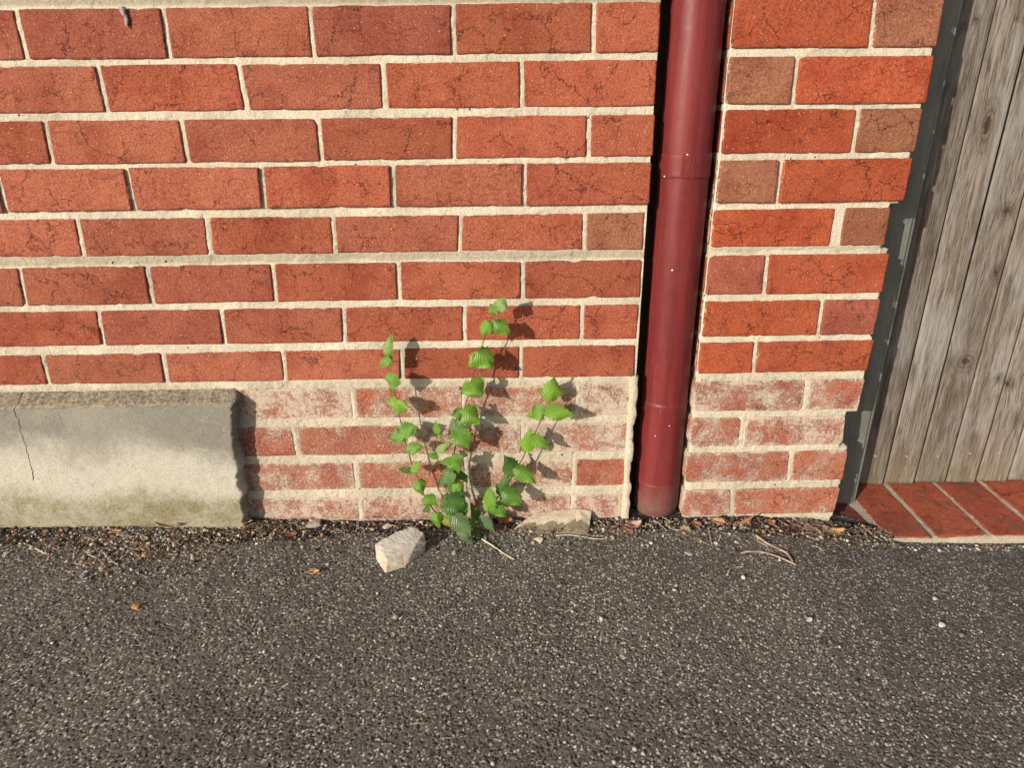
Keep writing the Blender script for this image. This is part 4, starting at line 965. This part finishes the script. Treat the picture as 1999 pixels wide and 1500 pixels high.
twig([(1476, 1046), (1495, 1060), (1515, 1070), (1535, 1080), (1548, 1098)], .0019, TW, 'long forked brown twig under the pier', side=[[(1478, 1056), (1500, 1068)], [(1535, 1080), (1540, 1072)]])
twig([(1447, 1081), (1462, 1077), (1490, 1079), (1520, 1088), (1555, 1104)], .0016, TW, 'long pale curved twig lying on the asphalt below the forked twig')
twig([(1420, 1124), (1425, 1113), (1434, 1109), (1452, 1107)], .0014, TW, 'short hooked dark twig alone on the asphalt')
twig([(1384, 1032), (1386, 1048), (1390, 1064)], .0011, TW, 'short dark twig pointing down below the dry orange leaf')
twig([(1255, 1028), (1275, 1022), (1290, 1026), (1302, 1037)], .0008, ST, 'thin curved stalk lying under the foot of the downpipe', 'straw')
twig([(1835, 1046), (1865, 1043), (1895, 1037), (1925, 1035)], .0006, mat_plain('orange_fibre', (0.55, 0.30, 0.12), (0.45, 0.25, 0.1)), 'fine orange stalk across the threshold bricks', 'straw', lift=0.012)

def dry_leaf(px, py, wpx, hpx, col, label, ang=0.0, curl=0.5, seed=0, lift=0.004):
    r = random.Random(seed+int(px)); c = G(px, py, lift); Lx = wpx*0.00110; Ly = hpx*0.0018; c[2] += 0.003; V = []; F = []; nu, nv = 9, 5
    for i in range(nu):
        u = i/(nu-1)*2-1; w_ = max(0.03, (1-abs(u)**2.2))*(1+0.25*r.uniform(-1, 1))
        for j in range(nv):
            v = j/(nv-1)*2-1; x = u*Lx/2; y = v*Ly/2*w_; z = curl*Lx*0.3*(u*u)+abs(v)*w_*Ly*0.22+r.uniform(-1, 1)*0.0008
            ca, sa = math.cos(ang), math.sin(ang); V.append((x*ca-y*sa, x*sa+y*ca, z))
    for i in range(nu-1):
        for j in range(nv-1): F.append((i*nv+j, (i+1)*nv+j, (i+1)*nv+j+1, i*nv+j+1))
    o = mesh_np('dry_leaf', V, F, lmat(col), label=label, cat='dry leaf'); o.location = c
    md = o.modifiers.new('thick', 'SOLIDIFY'); md.thickness = 0.0004
    return o
_lm = {}
def lmat(c):
    if c not in _lm: _lm[c] = mat_plain('dry_leaf', c, tuple(v*0.6 for v in c), 120, 0.75, 350, 0.001)
    return _lm[c]
rust, pinkl, amber, brn, olive = (0.50, 0.21, 0.11), (0.74, 0.44, 0.33), (0.76, 0.46, 0.23), (0.28, 0.15, 0.09), (0.55, 0.41, 0.22)
dry_leaf(1236, 1030, 38, 15, pinkl, 'curled pink dry leaf between the fallen slab and the downpipe', .35, .8, 1)
dry_leaf(1228, 1042, 16, 10, rust, 'small rusty leaf scrap below the curled pink leaf', 1.2, .5, 2)
dry_leaf(1402, 1023, 28, 16, amber, 'amber folded dry leaf at the left foot of the pier', -.5, .6, 3, .007)
dry_leaf(1440, 1026, 70, 7, rust, 'long narrow curved rust leaf lying along the foot of the pier', .12, .9, 4)
dry_leaf(1360, 1028, 22, 12, rust, 'orange brown leaf scrap between the downpipe and the pier', -.8, .5, 5)
dry_leaf(1338, 1040, 22, 17, olive, 'frayed straw coloured leaf on the asphalt under the downpipe', -.4, .4, 6, .002)
dry_leaf(985, 1022, 26, 22, rust, 'crumpled rusty leaf between seedling and fallen slab', 1.1, 1.0, 7, .008)
dry_leaf(978, 1036, 22, 16, brn, 'dark crumpled leaf scrap just below the crumpled rusty one', .2, .8, 8)
dry_leaf(612, 1121, 22, 9, amber, 'small orange winged flake alone on the asphalt', .1, .5, 9, .001)
dry_leaf(330, 1030, 56, 12, (0.42, 0.28, 0.19), 'long pale brown leaf propped against the plinth foot', -.15, .4, 10, .010)
dry_leaf(228, 1042, 20, 9, amber, 'buff dry scrap at the plinth foot', .1, .4, 11, .006)
dry_leaf(284, 1056, 12, 12, olive, 'pale olive leaf scrap above the orange stone', 1.0, .5, 12, .006)
dry_leaf(481, 1023, 22, 16, pinkl, 'pinkish dry scrap in the corner where the plinth ends', 1.3, .7, 13, .008)
dry_leaf(735, 1012, 16, 14, brn, 'dark brown curled scrap at the wall foot behind the angular lump', .7, .9, 14, .010)
dry_leaf(1630, 1041, 40, 11, amber, 'amber coloured curl under the crumbling mortar at the pier foot', .05, .5, 15, .008)
dry_leaf(570, 1048, 24, 9, (0.40, 0.18, 0.09), 'reddish leaf scrap on the soil right of the plinth end', .3, .5, 16, .004)
dry_leaf(1505, 1024, 18, 9, rust, 'small rust coloured curl under the middle of the pier', .3, .9, 17, .006)

# ------------------------------------------------------------------ soil, grit and fibres along the foot of the wall
def strip_edge(x):                                        # how far out the soil reaches, in metres
    k = np.interp(x, [-1.5, -1.2, -1.05, -0.95, -0.85, -0.6, -0.3, -0.1, 0.1, 0.35, 0.5, 0.6, 1.1], [.115, .105, .13, .105, .095, .075, .05, .06, .05, .085, .075, .045, .048])
    return k
xs = np.arange(-1.45, 0.60, 0.0028); ys = np.arange(-0.17, 0.012, 0.0028); X, Y = np.meshgrid(xs, ys)
wob = 0.045*(fbm(X*14, Y*14, 21, 3)-0.5); edge = strip_edge(X)+wob
hm = sstep(0.0, 0.05, edge+Y)
H = 0.0075*hm+0.0045*(fbm(X*110, Y*110, 22, 3)-0.45)*sstep(0, .5, hm)+0.003*(fbm(X*25, Y*25, 24, 2)-0.5)*hm
Z = ground_z(X, Y)+H-0.0025
keep = (hm > 0.08)[:-1, :-1]
tn = fbm(X*160, Y*160, 25, 2); T = np.empty(X.shape+(3,)); T[:] = (0.040, 0.031, 0.025); T *= (0.6+1.0*tn)[..., None]
T = np.where((vn(X*330, Y*330, 26) > 0.86)[..., None], np.array((0.24, 0.19, 0.14)), T)
V, F, A = prune(np.stack([X, Y, Z], -1).reshape(-1, 3), grid_faces(len(xs), len(ys), keep), {'tint': T.reshape(-1, 3)})
mesh_np('soil', V, F, M['soil'], attrs=A, kind='stuff', label='dark crumbly soil and leaf mould along the foot of the wall')
def strip_pts(n, r):
    out = []
    while len(out) < n:
        x = r.uniform(-1.42, 0.60); 
        if r.random() < 0.35: x = r.gauss(-1.06, 0.10)
        e = float(strip_edge(x)); d = abs(r.gauss(0.0, 0.55))*(e+0.02)
        yw = -0.035 if x < -0.84 else -0.002
        if x < -1.42 or x > 0.6: continue
        out.append((x, yw-d*0.9+0.0))
    return out
ico = np.array([(0, 0, 1), (.894, 0, .447), (.276, .851, .447), (-.724, .526, .447), (-.724, -.526, .447), (.276, -.851, .447), (.724, .526, -.447), (-.276, .851, -.447), (-.894, 0, -.447), (-.276, -.851, -.447), (.724, -.526, -.447), (0, 0, -1)])
icof = [(0, 1, 2), (0, 2, 3), (0, 3, 4), (0, 4, 5), (0, 5, 1), (1, 6, 2), (2, 7, 3), (3, 8, 4), (4, 9, 5), (5, 10, 1), (6, 7, 2), (7, 8, 3), (8, 9, 4), (9, 10, 5), (10, 6, 1), (6, 11, 7), (7, 11, 8), (8, 11, 9), (9, 11, 10), (10, 11, 6)]
rr = random.Random(5); V = []; F = []; T = []
pts = strip_pts(5200, rr)+[(rr.uniform(-1.2, 0.9), rr.uniform(-0.62, -0.1)) for _ in range(330)]
Zp = ground_z(np.array([p[0] for p in pts]), np.array([p[1] for p in pts]))
pal = [(0.50, 0.43, 0.33), (0.34, 0.29, 0.23), (0.20, 0.17, 0.14), (0.10, 0.08, 0.065), (0.08, 0.06, 0.05), (0.62, 0.55, 0.45), (0.40, 0.27, 0.17), (0.55, 0.50, 0.42), (0.15, 0.15, 0.15)]
big = set(rr.sample(range(5200), 60))
heap = [(rr.gauss(-1.05, 0.075), -0.040-abs(rr.gauss(0, 0.03))) for _ in range(130)]+[(rr.uniform(0.5, 1.1), -0.058-abs(rr.gauss(0, 0.010))) for _ in range(420)]
Zp = np.r_[Zp, ground_z(np.array([p[0] for p in heap]), np.array([p[1] for p in heap]))]; nb = len(pts); pts = pts+heap
for q_, ((x, y), z) in enumerate(zip(pts, Zp)):
    s = rr.uniform(0.0022, 0.0052) if (q_ in big or nb <= q_ < nb+130) else min(0.0048, 0.0009+rr.expovariate(1/0.0010)); S = np.array((s*rr.uniform(.7, 1.4), s*rr.uniform(.7, 1.4), s*rr.uniform(.5, 1)))
    a = rr.random()*6.28; ca, sa = math.cos(a), math.sin(a); q = ico*S*np.array([[rr.uniform(.75, 1.2)] for _ in range(12)])
    q = np.c_[q[:, 0]*ca-q[:, 1]*sa, q[:, 0]*sa+q[:, 1]*ca, q[:, 2]]
    lift = 0.005 if y > -float(strip_edge(x)) else 0.001
    n = len(V); V.extend(q+(x, y, z+lift+s*0.3)); F.extend([(n+i, n+j, n+k) for i, j, k in icof]); c = pal[rr.randrange(len(pal))]; k = rr.uniform(.7, 1.15); T.extend([tuple(v*k for v in c)]*12)
mesh_np('gravel', V, np.array(F), M['grit'], smooth=False, attrs={'tint': np.array(T)}, kind='stuff', label='small grit and stone crumbs scattered along the wall foot')
V = []; F = []; T = []
for (x, y) in strip_pts(1500, rr)+[(rr.gauss(0.42, 0.04), rr.uniform(-0.07, -0.005)) for _ in range(260)]+[(rr.gauss(-0.80, 0.05), rr.uniform(-0.06, 0.0)) for _ in range(160)]:
    L = rr.uniform(0.006, 0.028); a = rr.random()*3.14; z = gz(x, y)+rr.uniform(0.003, 0.011); r_ = rr.uniform(0.0002, 0.0006)
    b = rr.uniform(-.5, .5); P = [(x-math.cos(a)*L/2, y-math.sin(a)*L/2, z+rr.uniform(-.002, .003)), (x+math.sin(a)*L*b*.3, y-math.cos(a)*L*b*.3, z+.001), (x+math.cos(a)*L/2, y+math.sin(a)*L/2, z+rr.uniform(-.002, .004))]
    if max(p[1] for p in P) > -0.001+(-.035 if x < -.84 else 0): continue
    v, f = tube_VF(P, r_, 3, len(V)); V += v; F += f
    c = rr.choice([(0.42, 0.33, 0.22), (0.24, 0.16, 0.10), (0.16, 0.09, 0.06), (0.10, 0.07, 0.05), (0.34, 0.16, 0.09), (0.55, 0.47, 0.34)]); T += [c]*len(v)
mesh_np('dry_litter', V, F, M['grit'], smooth=False, attrs={'tint': np.array(T)}, kind='stuff', label='tangle of dry grass fibres and tiny stalks at the wall foot')
V = []; F = []; T = []
for (x, y) in strip_pts(650, rr):
    s = rr.uniform(0.002, 0.006); z = gz(x, y)+rr.uniform(0.004, 0.009); a = rr.random()*6.28; n = len(V); t1, t2 = rr.uniform(-.6, .6), rr.uniform(-.6, .6)
    for (u, v_) in ((-1, 0), (-.2, -.5), (1, -.1), (.3, .55)):
        X_ = u*math.cos(a)-v_*math.sin(a); Y_ = u*math.sin(a)+v_*math.cos(a); V.append((x+X_*s, min(y+Y_*s, -0.0015 if x > -.84 else -.0365), z+s*(t1*X_+t2*Y_)))
    F.append((n, n+1, n+2, n+3)); c = rr.choice([(0.40, 0.24, 0.14), (0.22, 0.12, 0.07), (0.12, 0.07, 0.05), (0.50, 0.40, 0.28), (0.36, 0.14, 0.08)]); T += [c]*4
mesh_np('leaf_litter', V, F, M['grit'], smooth=False, attrs={'tint': np.array(T)}, kind='stuff', label='broken bits of dead leaf along the wall foot')

# the small grey cocoon hanging under the top bed joint
c = onY(239, 14, -0.004); V = []; F = []; n = 10
prof = [(0.0004, 0), (0.005, 0.001), (0.0055, -0.004), (0.0045, -0.010), (0.0032, -0.015), (0.0038, -0.018), (0.003, -0.024), (0.0012, -0.029), (0.0002, -0.031)]
for j, (r_, z) in enumerate(prof):
    for i in range(n): q = 2*math.pi*i/n; V.append((r_*math.cos(q)+0.0012*math.sin(z*300)+(-z)*0.1, r_*0.7*math.sin(q), z))
for j in range(len(prof)-1):
    for i in range(n): i2 = (i+1) % n; F.append((j*n+i, j*n+i2, (j+1)*n+i2, (j+1)*n+i))
o = mesh_np('cocoon', V, F, M['bung'], label='small grey insect cocoon hanging under the top mortar joint at upper left', cat='cocoon'); o.location = c
